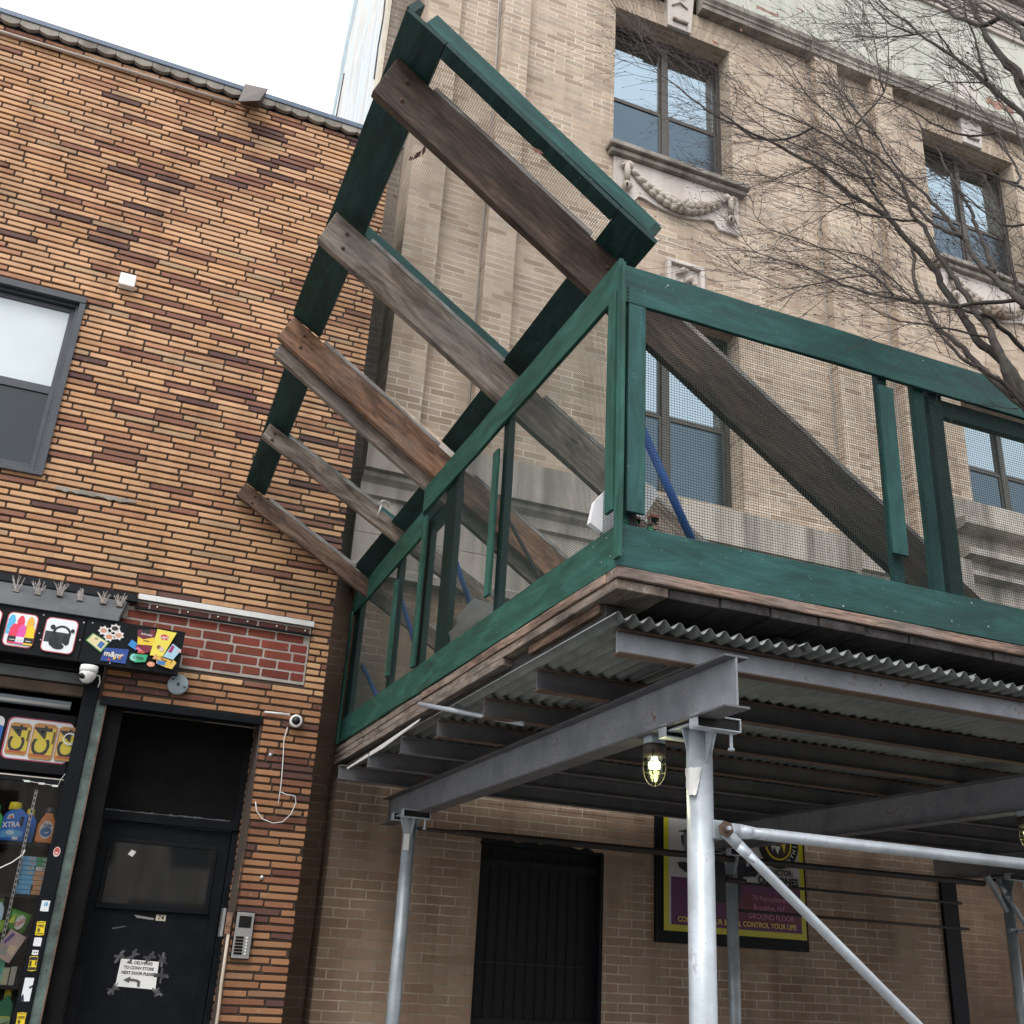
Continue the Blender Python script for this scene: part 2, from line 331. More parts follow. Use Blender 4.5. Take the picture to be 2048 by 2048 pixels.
# ---------------------------------------------------------------- setting
D1, D2 = 7.7, 8.35
t = NT('pavement_concrete'); p = t.pos(); n = t.noise(p, 12, 6, .7); t.bump(n, .2, .004)
M_PAVE = t.fin(t.ramp(n, [(.3, (.23, .22, .21)), (.7, (.34, .33, .31))]), .9)
t = NT('asphalt'); p = t.pos(); n = t.noise(p, 80, 4, .7); t.bump(n, .5, .005)
M_ASPH = t.fin(t.ramp(n, [(.3, (.035, .035, .036)), (.7, (.065, .064, .062))]), .9)
tag(MB().box(-60, 80, -60, 60, -.6, -.15, M_ASPH).build('road'), kind='structure')
tag(MB().box(-60, 80, 2.2, 30, -.146, 0.0, M_PAVE).build('pavement'), kind='structure')
def slab(mb, u0, u1, z0, z1, d0, d1, holes, m, mp):
    us = sorted({u0, u1, *[h[0] for h in holes], *[h[1] for h in holes]}); zs = sorted({z0, z1, *[h[2] for h in holes], *[h[3] for h in holes]})
    us = [u for u in us if u0 <= u <= u1]; zs = [z for z in zs if z0 <= z <= z1]
    for a, b in zip(us, us[1:]):
        run = None
        for c, d in zip(zs, zs[1:]):
            inside = any(h[0]-1e-6 <= a and b <= h[1]+1e-6 and h[2]-1e-6 <= c and d <= h[3]+1e-6 for h in holes)
            if inside:
                if run: _sb(mb, a, b, run[0], run[1], d0, d1, m, mp); run = None
            else: run = (run[0], d) if run else (c, d)
        if run: _sb(mb, a, b, run[0], run[1], d0, d1, m, mp)
def _sb(mb, a, b, c, d, d0, d1, m, mp):
    mb.hexa([mp(a, d0, c), mp(b, d0, c), mp(b, d0, d), mp(a, d0, d)], [mp(a, d1, c), mp(b, d1, c), mp(b, d1, d), mp(a, d1, d)], m)
def bricks(mb, u0, u1, z0, z1, holes, mp, BL, BH, J, colf, m, offs, inset=.003, jit=.0016, zbase=0.0, rc=.005, depth=.02):
    rnd = random.Random(int(u0*100+z0*10+BL*1000)); r0 = int((z0-zbase)/BH)-1; r = r0
    while zbase+r*BH < z1:
        JZ = J*(1.28 if BH < .06 else 1); za, zb = zbase+r*BH+JZ/2, zbase+(r+1)*BH-JZ/2; zc = (za+zb)/2
        o = offs(r, rnd); u = u0-BL+o; r += 1
        if za < z0-.004 or zb > z1+.012: continue
        iv = [(u0, u1)]
        for h in holes:
            if h[2] < zb-.006 and h[3] > za+.006:
                nv = []
                for a, b in iv:
                    if h[1] <= a or h[0] >= b: nv.append((a, b)); continue
                    if h[0] > a: nv.append((a, h[0]-J/2))
                    if h[1] < b: nv.append((h[1]+J/2, b))
                iv = nv
        while u < u1+BL:
            L = BL*(1 if rnd.random() > .06 else .66)
            a, b = u+J/2, u+L-J/2; u += L
            for c, d in iv:
                x0, x1 = max(a, c), min(b, d)
                if x1-x0 < .025: continue
                dz = rnd.uniform(-1, 1)*jit; dd = rnd.uniform(-1, 1)*jit*1.3; tl = rnd.uniform(-1, 1)*jit
                k = min(rc, (x1-x0)/4); zz0, zz1 = za+dz, zb+dz
                oc = [(x0+k, zz0), (x1-k, zz0), (x1, zz0+k), (x1, zz1-k), (x1-k, zz1), (x0+k, zz1), (x0, zz1-k), (x0, zz0+k)]
                cx, cz = (x0+x1)/2, (zz0+zz1)/2
                oc = [(a_+rnd.uniform(-1, 1)*jit*.7, b_+rnd.uniform(-1, 1)*jit*.8) for a_, b_ in oc]
                if rnd.random() < .05: kk_ = rnd.randrange(8); oc[kk_] = (oc[kk_][0]*.0+oc[kk_][0]+(.010 if oc[kk_][0] < cx else -.010), oc[kk_][1]+(.008 if oc[kk_][1] < cz else -.008))
                fr = [(q[0]+(inset if q[0] < cx else -inset), q[1]+(inset if q[1] < cz else -inset)) for q in oc]
                mb.c = colf(cx, cz, rnd)
                vs = [mp(q[0], dd+tl*(1 if q[0] > cx else -1), q[1]) for q in fr]+[mp(q[0], dd-.003, q[1]) for q in oc]+[mp(q[0], -depth, q[1]) for q in oc]
                fs = [tuple(range(8))]+[(i+8*kk, i+8*kk+8, (i+1) % 8+8*kk+8, (i+1) % 8+8*kk) for kk in (0, 1) for i in range(8)]
                mb.add(vs, fs, m)
def vn(x, z, s=1.0):
    from mathutils import noise as N
    return N.noise(Vector((x*s, z*s, 3.3)))
def col_roman(x, z, r):
    q = r.random()*.97+vn(x, z, 1.3)*.14+vn(x, z, 5)*.12; j = r.uniform(.86, 1.12)
    top = max(0.0, min(1.0, (z-3.2)/4.0))
    if q < .50: c = (.65, .395, .215+.02*top)
    elif q < .70: c = (.60, .345, .18)
    elif q < .86: c = (.46, .24, .14)
    elif q < .955: c = (.28, .13, .09)
    else: c = (.14, .07, .062)
    if r.random() < .04: c = (.50, .34, .21)
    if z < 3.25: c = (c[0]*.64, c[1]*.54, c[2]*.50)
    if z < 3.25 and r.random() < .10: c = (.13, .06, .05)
    return tuple(k*j for k in c)
def col_red(x, z, r):
    j = r.uniform(.75, 1.15); return (.235*j, .045*j*r.uniform(.9, 1.3), .03*j)
# ---------------------------------------------------------------- yellow brick shop building
YB = thing('shop_building', 'yellow and brown thin-brick shop building with flat roof, left of the green sidewalk shed', 'building', (-1.5, D1, 0))
mpY = lambda u, d, z: (u, D1-d, z)
PATCH = (.03, 1.372, 3.33, 3.77)
WIN = (-1.95, -.71, 4.58, 6.06); ALC = (.0, 1.11, -.2, 3.06); SHOP = (-4.2, -.0, -.2, 3.60)
holes = [WIN, ALC, SHOP, PATCH]
mb = MB(); off3 = lambda r, rnd: .311*((r*.37+.13*math.sin(r*1.7)) % 1.0)
bricks(mb, -4.6, 1.523, 0.0, 8.46, holes, mpY, .311, .0509, .0125, col_roman, M_ROMAN, off3)
front = mb.build('brick_facing', YB); front['label'] = 'thin yellow and brown brick face with dark raked joints'
mb = MB(); slab(mb, -4.6, 1.515, 0, 8.46, -.015, -.30, [WIN, ALC, SHOP, PATCH], M_MORT, mpY); mb.build('wall', YB)
mb = MB(); bricks(mb, 0.0, .40, 0.0, 3.04, [], lambda u, d, z: (1.113-d, D1+.012+u, z), .311, .0509, .0125, col_roman, M_ROMAN, lambda r, q: .311*((r*.5+.2) % 1))
mb.build('door_reveal_brick', YB)
mb = MB(); mb.box(1.128, 1.50, D1+.31, D1+.75, 0, 3.04, M_MORT); mb.box(1.40, 1.515, D1+.31, D1+8, 3.05, 8.4, M_MORT); mb.box(-4.6, 1.39, D1+7.5, D1+8, 0, 8.4, M_MORT); mb.build('side_wall', YB)
MB().box(-4.6, 1.39, D1+.31, D1+7.49, 8.2, 8.3, M_FLASH).build('roof', YB)
# red brick patch
mb = MB(); rcb = PATCH; off2 = lambda r, rnd: .218*(.5*(r % 2)+.12)
bricks(mb, rcb[0]-.0, rcb[1]-.014, 3.345, 3.70, [], mpY, .2125, .0712, .014, col_red, M_RED, off2, zbase=3.345, jit=.0012, rc=.006)
bricks(mb, rcb[0], rcb[1]-.014, 3.712, 3.765, [], mpY, .2125, .053, .012, lambda x, z, r: (.10, .03, .024), M_RED, off2, zbase=3.712)
mb.box(rcb[0], rcb[1], D1+.004, D1+.2, rcb[2], rcb[3], M_MORTL); o = mb.build('red_brick_patch', YB); o['label'] = 'patch of red brick with pale mortar above the black door'
mb = MB(); mb.box(.11, 1.385, D1-.022, D1-.004, 3.775, 3.815, M_WHITE); mb.box(.10, 1.39, D1-.03, D1-.006, 3.700, 3.712, M_BLACK)
for k in range(6): mb.lathe([(.006, 0), (.006, .01), (0, .012)], (.25+k*.215, D1-.004, 3.738), (0, -1, 0), M_WHITE, 8)
mb.build('patch_trim', YB)
M_SLATE = paint((.10, .13, .18), .45, .2, .15, 'slate_blue_flashing')
# roof edge: black metal cap over scalloped tile edge
mb = MB(); mb.box(-4.6, 1.53, D1-.055, D1+.25, 8.525, 8.575, M_SLATE); mb.build('roof_cap', YB, bevel=.004)
mb = MB(); x = -4.6; i = 0
while x < 1.52:
    pts = []
    for q in range(7): pts.append((x+.148*q/6, D1-.045, 8.478-.026*math.sin(math.pi*q/6)))
    pts += [(x+.148, D1-.045, 8.523), (x, D1-.045, 8.523)]; mb.prism(pts, (0, .04, 0), M_STONED); x += .152; i += 1
mb.build('scalloped_tile_edge', YB)
# crack / scuffs, little hooks left in the wall
for px, py in ((65, 192), (292, 242), (202, 208), (275, 328), (128, 388), (12, 324), (67, 342), (452, 568), (438, 602), (556, 1482), (556, 1510)):
    w = onY(px, py, D1); MB().tube([w+Vector((0, .005, 0)), w+Vector((0, -.03, -.004)), w+Vector((.002, -.034, -.03))], .004, M_PIPED, 6).build('wall_hook', YB)
for px, py in ((541, 1510), (524, 1755)):
    w = onY(px, py, D1); MB().lathe([(.014, 0), (.014, .008), (.006, .014), (0, .016)], w+Vector((0, .002, 0)), (0, -1, 0), M_SILV, 12).build('bolt_head', YB)
w0 = onY(110, 975, D1); w1 = onY(270, 1010, D1); mb = MB(); rnd = random.Random(3); up = []; lo = []
for i in range(16):
    f = i/15; q = w0.lerp(w1, f); up.append((q.x, D1-.012, w0.z+.012+rnd.uniform(-.006, .006))); lo.append((q.x, D1-.012, w0.z-.014+rnd.uniform(-.008, .008)))
mb.prism(up+lo[::-1], (0, .02, 0), M_STONED); mb.build('cement_smear', YB)
# upper window (double hung, grey aluminium)
def window(parent, x0, x1, z0, z1, y, fm, lites=1, depth=.09, glu=M_GLU, gll=M_GLL, fw=.055, label=None):
    mb = MB(); fo = fw
    mb.box(x0, x0+fo, y-.01, y+depth, z0, z1, fm); mb.box(x1-fo, x1, y-.01, y+depth, z0, z1, fm)
    mb.box(x0+fo, x1-fo, y-.01, y+depth, z1-fo, z1, fm); mb.box(x0+fo, x1-fo, y-.01, y+depth, z0, z0+fo*.7, fm)
    W = (x1-x0-2*fo); n = lites; mul = .075; cw = (W-mul*(n-1))/n; zm = z0+(z1-z0)*.47
    for k in range(n-1):
        a = x0+fo+cw*(k+1)+mul*k; mb.box(a, a+mul, y-.012, y+depth, z0+fo*.7, z1-fo, fm)
    f = mb.build('window', parent, bevel=.003)
    for k in range(n):
        a = x0+fo+(cw+mul)*k; b = a+cw
        for nm, za, zb, yy, g in (('upper_sash', zm, z1-fo, y+.02, glu), ('lower_sash', z0+fo*.7, zm, y-.002+.0, gll)):
            s = MB(); q = .035; yy += .006
            s.box(a+.002, a+q, yy, yy+.03, za, zb, fm); s.box(b-q, b-.002, yy, yy+.03, za, zb, fm)
            s.box(a+q, b-q, yy-.001, yy+.03, zb-q-.006, zb, fm); s.box(a+q, b-q, yy-.001, yy+.03, za, za+q, fm)
            so = s.build(nm, f, bevel=.002)
            MB().box(a+q-.004, b-q+.004, yy+.012, yy+.018, za+q-.004, zb-q+.004, g).build('pane', so)
    return f
f = window(YB, WIN[0], WIN[1], WIN[2], WIN[3], D1+.03, M_ALU, 1, .1, M_BLIND, M_GLW)
mb = MB(); mb.box(WIN[0], WIN[1]+.012, D1-.03, D1+.02, WIN[3]-.03, WIN[3]+.025, M_ALU); mb.box(WIN[1]-.03, WIN[1]+.012, D1-.025, D1+.02, WIN[2], WIN[3]-.032, M_ALU); mb.box(WIN[0], WIN[1]+.012, D1-.03, D1+.02, WIN[2]-.02, WIN[2]+.004, M_ALU); mb.build('window_trim', f, bevel=.002)
MB().box(WIN[0], WIN[1], D1+.25, D1+.3, WIN[2], WIN[3], M_DK).build('dark_interior', f)
# entrance alcove and black door
YD = 8.1
mb = MB(); mb.box(-.0, 1.112, D1-.005, YD-.03, 3.045, 3.062, M_BLACK); mb.box(0.0, 1.112, D1-.02, D1+.04, 3.0, 3.045, M_NAVY); mb.build('door_lintel', YB, bevel=.002)
mb = MB(); mb.box(.045, .165, D1+.06, YD+.06, 0, 3.0, M_CHAR); mb.build('door_side_panel', YB, bevel=.003)
fr = MB(); fr.box(.12, .175, YD-.045, YD+.05, 0, 2.33, M_NAVY); fr.box(1.07, 1.125, YD-.03, YD+.05, 0, 2.98, M_NAVY); fr.box(.12, 1.11, YD-.05, YD+.05, 2.29, 2.36, M_NAVY)
fo = fr.build('door_frame', YB, bevel=.004)
MB().box(.12, 1.11, YD-.01, YD+.02, 2.365, 3.04, M_CHAR).build('transom_panel', fo)
mb = MB(); rnd = random.Random(5)
for k in range(26):
    a = .18+.033*k; mb.box(a, a+.03, YD-.0525, YD-.0505, 2.352+rnd.uniform(-.002, .002), 2.357+rnd.uniform(0, .006), M_FLASH)
mb.build('chipped_edge', fo)
dr = MB(); dr.box(.18, 1.065, YD-.012, YD+.03, 0, 2.285, M_NAVY)
door = dr.build('door', YB, bevel=.003)
g = MB(); x0, x1, z0, z1 = .275, .955, 1.755, 2.15
for b in ((x0-.03, x1+.03, z1, z1+.025), (x0-.03, x0, z0, z1), (x1, x1+.03, z0, z1)): g.box(b[0], b[1], YD-.022, YD-.013, b[2], b[3], M_BLACK)
g.box(x0-.035, x1+.035, YD-.04, YD-.013, z0-.035, z0, M_NAVY); g.build('window_moulding', door, bevel=.003)
MB().box(x0+.001, x1-.001, YD-.018, YD-.0135, z0+.001, z1-.001, M_GLD).build('glass', door)
mb = MB(); mb.box(.215, .225, YD-.016, YD-.013, .1, 1.70, M_BLACK); mb.box(.985, .993, YD-.016, YD-.013, .1, 1.70, M_BLACK); mb.box(.182, .26, YD-.04, YD-.013, .9, 1.36, M_BLACK); mb.build('door_bead', door, bevel=.003)
pr = Print((0, YD-.0135, 0)); pr.rect(.645, .71, 1.662, 1.70, (.55, .52, .4)); pr.text('74', .678, 1.681, .042, (.02, .02, .02), 0, .001)
pr.poly([(.50, 1.690), (.635, 1.676), (.63, 1.664), (.52, 1.672)], (.25, .25, .24)); pr.poly([(.38, 1.59), (.46, 1.612), (.462, 1.617), (.37, 1.60)], (.10, .10, .10))
o = pr.build('number_plate', door); o['label'] = 'small plate reading 74'
# bent wire handle
a = onY(135, 1940, YD-.03); mb = MB(); mb.tube([Vector((a.x+.02*math.cos(q)*1.0, YD-.02, a.z+.045*math.sin(q))) for q in [x*.35-1.4 for x in range(9)]], .004, M_SILV, 6); mb.build('wire_handle', door, smooth=True)
# paper note taped to the door
nt = thing('paper_note', 'white handwritten delivery note with arrow taped on the black door', 'note', (.58, YD-.015, 1.2))
pr = Print((0, YD-.0145, 0)); W = (.82, .82, .80)
pr.poly([(.468, 1.412), (.715, 1.404), (.722, 1.232), (.462, 1.243)], W)
ink = (.03, .03, .04)
pr.text('ALL DELIVERIES', .592, 1.390, .026, ink, -.03, .0008, .95); pr.text('TO CONV STORE', .592, 1.358, .026, ink, -.03, .0008, .95); pr.text('NEXT DOOR PLEASE', .592, 1.326, .025, ink, -.03, .0008, .92)
pr.poly([(.505, 1.284), (.548, 1.306), (.545, 1.266)], (.10, .10, .11)); pr.poly([(.546, 1.294), (.592, 1.290), (.616, 1.280), (.618, 1.246), (.600, 1.246), (.598, 1.270), (.586, 1.276), (.546, 1.279)], (.10, .10, .11))
pr.build('sheet', nt)
rnd = random.Random(9)
for cx, cz in ((.455, 1.425), (.735, 1.42), (.455, 1.225), (.735, 1.218), (.54, 1.432), (.65, 1.430), (.745, 1.32)):
    pr = Print((0, YD-.0137, 0))
    for k in range(5):
        an = rnd.uniform(0, 3.14); L = rnd.uniform(.018, .05); w = rnd.uniform(.002, .010); ux, uz = math.cos(an), math.sin(an)
        pr.poly([(cx-ux*L+uz*w, cz-uz*L-ux*w), (cx+ux*L+uz*w, cz+uz*L-ux*w), (cx+ux*L*.9-uz*w, cz+uz*L*.9+ux*w), (cx-ux*L-uz*w, cz-uz*L+ux*w)], rnd.choice([(.09, .09, .10), (.06, .06, .065), (.14, .14, .15)]), .2)
    pr.build('tape', nt)
pr = Print((0, YD-.0185, 0)); pr.poly([(.385, 2.075), (.405, 2.107), (.437, 2.095), (.418, 2.06)], (.8, .8, .8)); tag(pr.build('glass_sticker'), 'small blank white square sticker on the black door window', 'sticker')
# ---------------------------------------------------------------- things fixed on the shop wall
w = onY(478, 200, D1-.12)
fl = thing('floodlight', 'brown box floodlight hanging at the roof edge of the yellow brick wall', 'floodlight', (.2, D1-.1, 8.3))
M_BRN = paint((.055, .042, .038), .45, .1, .15, 'brown_fixture_paint')
def pxY(px, py, D): return onY(px, py, D)
A_, B_, C_, D_ = pxY(474, 212, D1-.05), pxY(504, 166, D1-.05), pxY(536, 190, D1-.22), pxY(512, 236, D1-.22)
off = Vector((.015, -.11, -.03)); dn = Vector((0, 0, 0))
mb = MB(); q1 = [Vector((.13, D1-.04, 8.37)), Vector((.30, D1-.02, 8.42)), Vector((.30, D1-.02, 8.62)), Vector((.13, D1-.04, 8.57))]
q2 = [Vector((.10, D1-.17, 8.28)), Vector((.27, D1-.24, 8.30)), Vector((.32, D1-.22, 8.47)), Vector((.13, D1-.16, 8.50))]
mb.hexa(q1, q2, M_BRN); o = mb.build('housing', fl, bevel=.008); fixn(o)
mb = MB(); q3 = [v+(v-u)*.12 for u, v in zip(q1, q2)]; c = sum(q2, Vector())/4; mb.hexa([c+(v-c)*1.04 for v in q2], [c+(v-c)*1.03+(q3[0]-q2[0]) for v in q2], M_BRN); o = mb.build('lens_frame', fl, bevel=.004); fixn(o)
MB().tube([(.2, D1+.01, 8.45), (.2, D1-.03, 8.45)], .03, M_BRN, 12).build('wall_bracket', fl)
cp = MB(); P0 = onY(0, 63, D1-.025); P1 = onY(472, 208, D1-.025); cp.tube([(-3.5, D1-.025, P0.z), P0, P1], .016, paint((.42, .35, .30), .5, 0, .1, 'beige_conduit'), 10)
tag(cp.build('conduit_pipe', smooth=True), 'thin pale conduit pipe running under the roof edge to the floodlight', 'pipe')
wb = thing('junction_box', 'small white box with a black stub, on the brick right of the upper window', 'box', (-.44, D1, 6.2))
MB().box(-.505, -.385, D1-.07, D1+.0, 6.255, 6.365, M_WHITE).build('casing', wb, bevel=.006)
MB().tube([(-.415, D1-.03, 6.36), (-.415, D1-.03, 6.43)], .009, M_BLACK, 8).build('cable_stub', wb)
dc = thing('wall_disc', 'flat grey round plate with two slots, mounted above the black door', 'disc', (.49, D1, 3.15))
MB().lathe([(.03, -.02), (.066, -.02), (.072, .01), (.070, .03), (.060, .037), (0, .038)], (.487, D1-.01, 3.203), (-.05, -1, -.1), M_GRAYP, 32).build('plate', dc, smooth=True)
mb = MB(); mb.box(.437, .455, D1-.0535, D1-.045, 3.228, 3.236, M_DK); mb.box(.522, .538, D1-.0535, D1-.045, 3.182, 3.190, M_DK); mb.lathe([(.013, 0), (.013, .003), (0, .004)], (.486, D1-.047, 3.200), (0, -1, 0), M_ALU, 12); mb.build('slot', dc)
def dome_cam(name, label, c, look, r=.055, base=None, body=M_WHITE):
    t_ = thing(name, label, 'camera', c); c = Vector(c); L = Vector(look).normalized()
    return t_, c, L
cm, c, L = dome_cam('dome_camera', 'white dome security camera hanging under the shop sign, lens facing left down', onY(175, 1352, D1-.12), (-.55, -.3, -.8))
c = onY(176, 1348, D1-.12)
MB().lathe([(0, .055), (.058, .055), (.060, .02), (.055, .01), (0, .01)], c, (0, 0, 1), M_WHITE, 28).build('mounting_base', cm, smooth=True)
MB().lathe([(.053, .012), (.056, 0), (.052, -.02), (.043, -.042), (.026, -.058), (0, -.064)], c, (.12, .1, 1), M_WHITE, 28).build('housing', cm, smooth=True)
MB().lathe([(.028, -.022), (.028, .002), (.022, .008), (.012, .012), (0, .013)], c+Vector((-.030, -.024, -.030)), L, M_DK, 20).build('lens', cm, smooth=True)
MB().tube([c+Vector((.03, .02, .01)), c+Vector((.075, .02, 0)), c+Vector((.085, .03, -.04)), c+Vector((.08, .05, -.07))], .004, M_WHITE, 6).build('cable', cm, smooth=True)
c2 = onY(592, 1442, D1-.05); cm2 = thing('dome_camera', 'round white security camera with black eye on the brick pier right of the door', 'camera', c2-Vector((0, 0, .05)))
MB().lathe([(.045, -.05), (.047, .0), (.044, .014), (.030, .02), (.029, .012)], c2, (-.1, -1, -.15), M_WHITE, 28).build('housing', cm2, smooth=True)
MB().lathe([(.031, .006), (.028, .018), (.018, .028), (0, .032)], c2, (-.1, -1, -.15), M_DK, 24).build('lens', cm2, smooth=True)
m0, m1 = onY(529, 1424, D1-.02), onY(580, 1429, D1-.03); MB().tube([m0, m1], .008, M_WHITE, 8).build('mounting_arm', cm2, smooth=True)
pts = [onY(a, b, D1-.03) for a, b in ((575, 1455), (568, 1478), (566, 1520), (563, 1560), (560, 1585), (556, 1610))]
MB().tube(pts, .0035, M_WHITE, 6).build('cable', cm2, smooth=True)
pts = [onY(a, b, D1-.035) for a, b in ((511, 1603), (513, 1622), (525, 1638), (545, 1646), (565, 1644), (582, 1628), (592, 1605), (590, 1592), (570, 1588), (562, 1584))]
MB().tube(pts, .0035, M_WHITE, 6).build('loose_cable', cm2, smooth=True)
ic = thing('intercom_panel', 'silver door intercom with dark screen and six buttons on the brick pier', 'intercom', (1.18, D1-.01, 1.45))
x0, x1, z0, z1 = 1.128, 1.243, 1.458, 1.742
MB().box(x0-.003, x1+.003, D1-.03, D1+.005, z0-.006, z1+.006, M_NAVY).build('back_box', ic, bevel=.004)
MB().box(x0, x1, D1-.036, D1-.0302, z0, z1, M_SILV).build('face_plate', ic, bevel=.002)
MB().box(x0+.018, x1-.016, D1-.039, D1-.0365, z1-.095, z1-.022, M_DK).build('screen', ic)
mb = MB()
for k in range(6): mb.box(x0+.012, x0+.065, D1-.0385, D1-.0365, z0+.022+k*.0195, z0+.037+k*.0195, M_CHAR)
mb.build('name_card', ic)
for k in range(6): MB().lathe([(.0065, 0), (.006, .003), (0, .004)], (x0+.086, D1-.0365, z0+.03+k*.0195), (0, -1, 0), M_WHITE, 12).build('button', ic)
lk = thing('door_strike_plate', 'steel strike plate and bare wood block by the black door edge', 'plate', (1.09, D1-.01, 1.58))
MB().box(1.035, 1.052, D1-.03, D1+.07, 1.585, 1.76, M_SILV).build('steel_plate', lk, bevel=.001); MB().box(1.062, 1.10, D1-.03, D1+.005, 1.60, 1.735, M_WORG).build('wood_block', lk, bevel=.004)
cd = MB(); cd.tube([(1.091, D1-.02, 1.60), (1.093, D1-.022, 1.3), (1.10, D1-.02, 1.15), (1.104, D1-.02, .2)], .011, paint((.50, .42, .33), .5, 0, .08, 'beige_trunking'), 8)
tag(cd.build('cable_trunking', smooth=True), 'thin beige trunking running down beside the intercom', 'pipe')
cd = MB(); cd.tube([onY(522, 1445, D1-.012), onY(507, 1560, D1-.012), onY(490, 1700, D1-.012), onY(470, 1830, D1-.012)], .004, M_BRN, 6)
tag(cd.build('thin_cable', smooth=True), 'thin brown cable down the corner between door and brick pier', 'cable')
# ---------------------------------------------------------------- convenience shop front
YS = 7.56
# side returns and dark interior of the shop bay
mb = MB(); mb.box(-4.2, -.115, 9.2, 9.25, 0, 3.6, M_DK); mb.box(-.06, -.02, D1+.32, 9.2, 0, 3.6, M_CHAR); mb.box(-4.2, -.115, D1+.31, 9.2, 3.3, 3.35, M_DK); mb.box(-4.25, -4.2, D1+.31, 9.2, 0, 3.6, M_CHAR); mb.box(-4.2, -.11, D1+.02, D1+.30, 3.22, 3.3, M_CHAR); mb.build('shop_interior', YB)
mb = MB(); mb.box(-4.2, -.12, D1+.03, D1+.14, 3.125, 3.20, paint((.10, .105, .105), .5, .3, .2, 'shutter_box')); mb.box(-4.2, -.12, D1-.005, D1+.05, 3.205, 3.27, M_BLACK); mb.build('shutter_box', YB, bevel=.004)
mb = MB(); mb.box(-4.2, -.12, D1+.06, D1+.12, 3.05, 3.118, paint((.10, .065, .045), .8, 0, .3, 'brown_header')); mb.build('timber_header', YB)
tb = thing('tube_lamp', 'unlit pale fluorescent tube fitting above the shop window posters', 'lamp', (-.6, D1+.15, 2.96))
MB().tube([(-2.0, D1+.15, 2.985), (-.185, D1+.15, 2.985)], .012, M_WHITE, 10).build('tube', tb, smooth=True); MB().box(-2.0, -.18, D1+.155, D1+.2, 2.97, 3.02, M_GRAYP).build('batten', tb)
po = MB(); po.box(-.115, -.022, D1-.02, D1+.10, 0, 3.27, M_NAVY); post = po.build('shopfront_post', YB, bevel=.004)
po = MB(); po.box(-.02, .045, D1+.0, D1+.045, 0, 3.03, paint((.095, .13, .118), .7, 0, .5, 'faded_green_trim')); po.box(.04, .05, D1-.004, D1+.05, 0, 3.0, paint((.14, .09, .06), .8, 0, .4, 'rusty_edge')); tr = po.build('green_edge_trim', YB, bevel=.002)
mb = MB()
for z in (2.93, 2.62, 2.1, 1.72, 1.33): mb.lathe([(.005, 0), (0, .002)], (.018, D1-.0015, z), (0, -1, 0), M_DK, 8)
mb.build('screw_hole', YB)
# sign boards
def sign(name, label, x0, x1, z0, z1):
    t_ = thing(name, label, 'sign', ((x0+x1)/2, YS+.03, z0))
    MB().box(x0, x1, YS+.001, YS+.05, z0, z1, M_BLACK).build('board', t_, bevel=.002); return t_
S = lambda px, py: (lambda w: (w.x, w.z))(onY(px, py, YS))
k4 = 380/1932
A4 = lambda x, y: S(x*k4, 1150+y*k4)
xa, zb_ = A4(895, 430); xm = xa; x2, zz2 = A4(1890, 560)
z1s = zb_; z0s = A4(810, 880)[1]
s1 = sign('shop_sign', 'black shop sign board printed with coloured drink bottles and black headphones', -3.2, xm-.004, z0s, z1s+.012)
s2 = sign('shop_sign', 'black shop sign board printed with snack bags, sweets and gum, nearest the red brick', xm, x2, z0s, z1s+.002)
MB().box(-4.2, xm+.42, YS+.052, D1-.016, z0s+.02, z1s-.005, M_CHAR).build('sign_mounting_box', YB)
pr = Print((0, YS, 0))
def tile(cx0, cx1, cz0, cz1):
    pr.rrect(cx0-.006, cx1+.006, cz0-.006, cz1+.006, .035, (.55, .10, .12)); pr.rrect(cx0, cx1, cz0, cz1, .03, (.80, .84, .86))
b0, t0 = A4(30, 700), A4(400, 440); tile(b0[0]-.005, t0[0]-.008, z0s+.045, z1s-.045)
TX0, TX1 = b0[0], t0[0]-.01; ZC0, ZC1 = z0s+.055, z1s-.055; hh = ZC1-ZC0
def pbottle(cx, z, w, h, body, lab, cap):
    pr.poly([(cx-w/2, z), (cx+w/2, z), (cx+w/2, z+h*.5), (cx+w*.42, z+h*.62), (cx+w*.5, z+h*.7), (cx+w*.3, z+h*.92), (cx+w*.15, z+h), (cx-w*.15, z+h), (cx-w*.3, z+h*.92), (cx-w*.5, z+h*.7), (cx-w*.42, z+h*.62), (cx-w/2, z+h*.5)], body)
    pr.rect(cx-w/2, cx+w/2, z+h*.08, z+h*.36, lab); pr.rect(cx-w*.3, cx+w*.3, z+h*.16, z+h*.2, (.6, .6, .6))
for f, c in ((.12, (.10, .48, .78)), (.45, (.80, .05, .10)), (.80, (.88, .45, .06))): pbottle(TX0+(TX1-TX0)*f, ZC0+hh*.32, .048, hh*.66, c, c, c)
for f, c, l in ((.27, (.80, .05, .12), (.02, .02, .02)), (.56, (.78, .10, .42), (.75, .78, .8)), (.86, (.92, .62, .02), (.02, .02, .02))): pbottle(TX0+(TX1-TX0)*f, ZC0+.004, .056, hh*.66, c, l, c)
h0, h1 = A4(400, 780), A4(800, 470); HX0, HX1 = h0[0]+.004, h1[0]; tile(HX0, HX1, z0s+.04, z1s-.045)
hc = (HX0+HX1)/2; K = (.014, .016, .02)
pr.rect(HX0+.004, HX1-.03, z0s+.10, z0s+.175, (.03, .035, .04)); pr.ring(hc+.01, z0s+.165, .045, .014, K, -10, 190)
pr.disc(hc-.03, z0s+.115, .028, K, .042, rot=-.3); pr.disc(hc+.045, z0s+.125, .02, K, .035, rot=.2); pr.disc(hc+.0, z0s+.08, .04, K, .022)
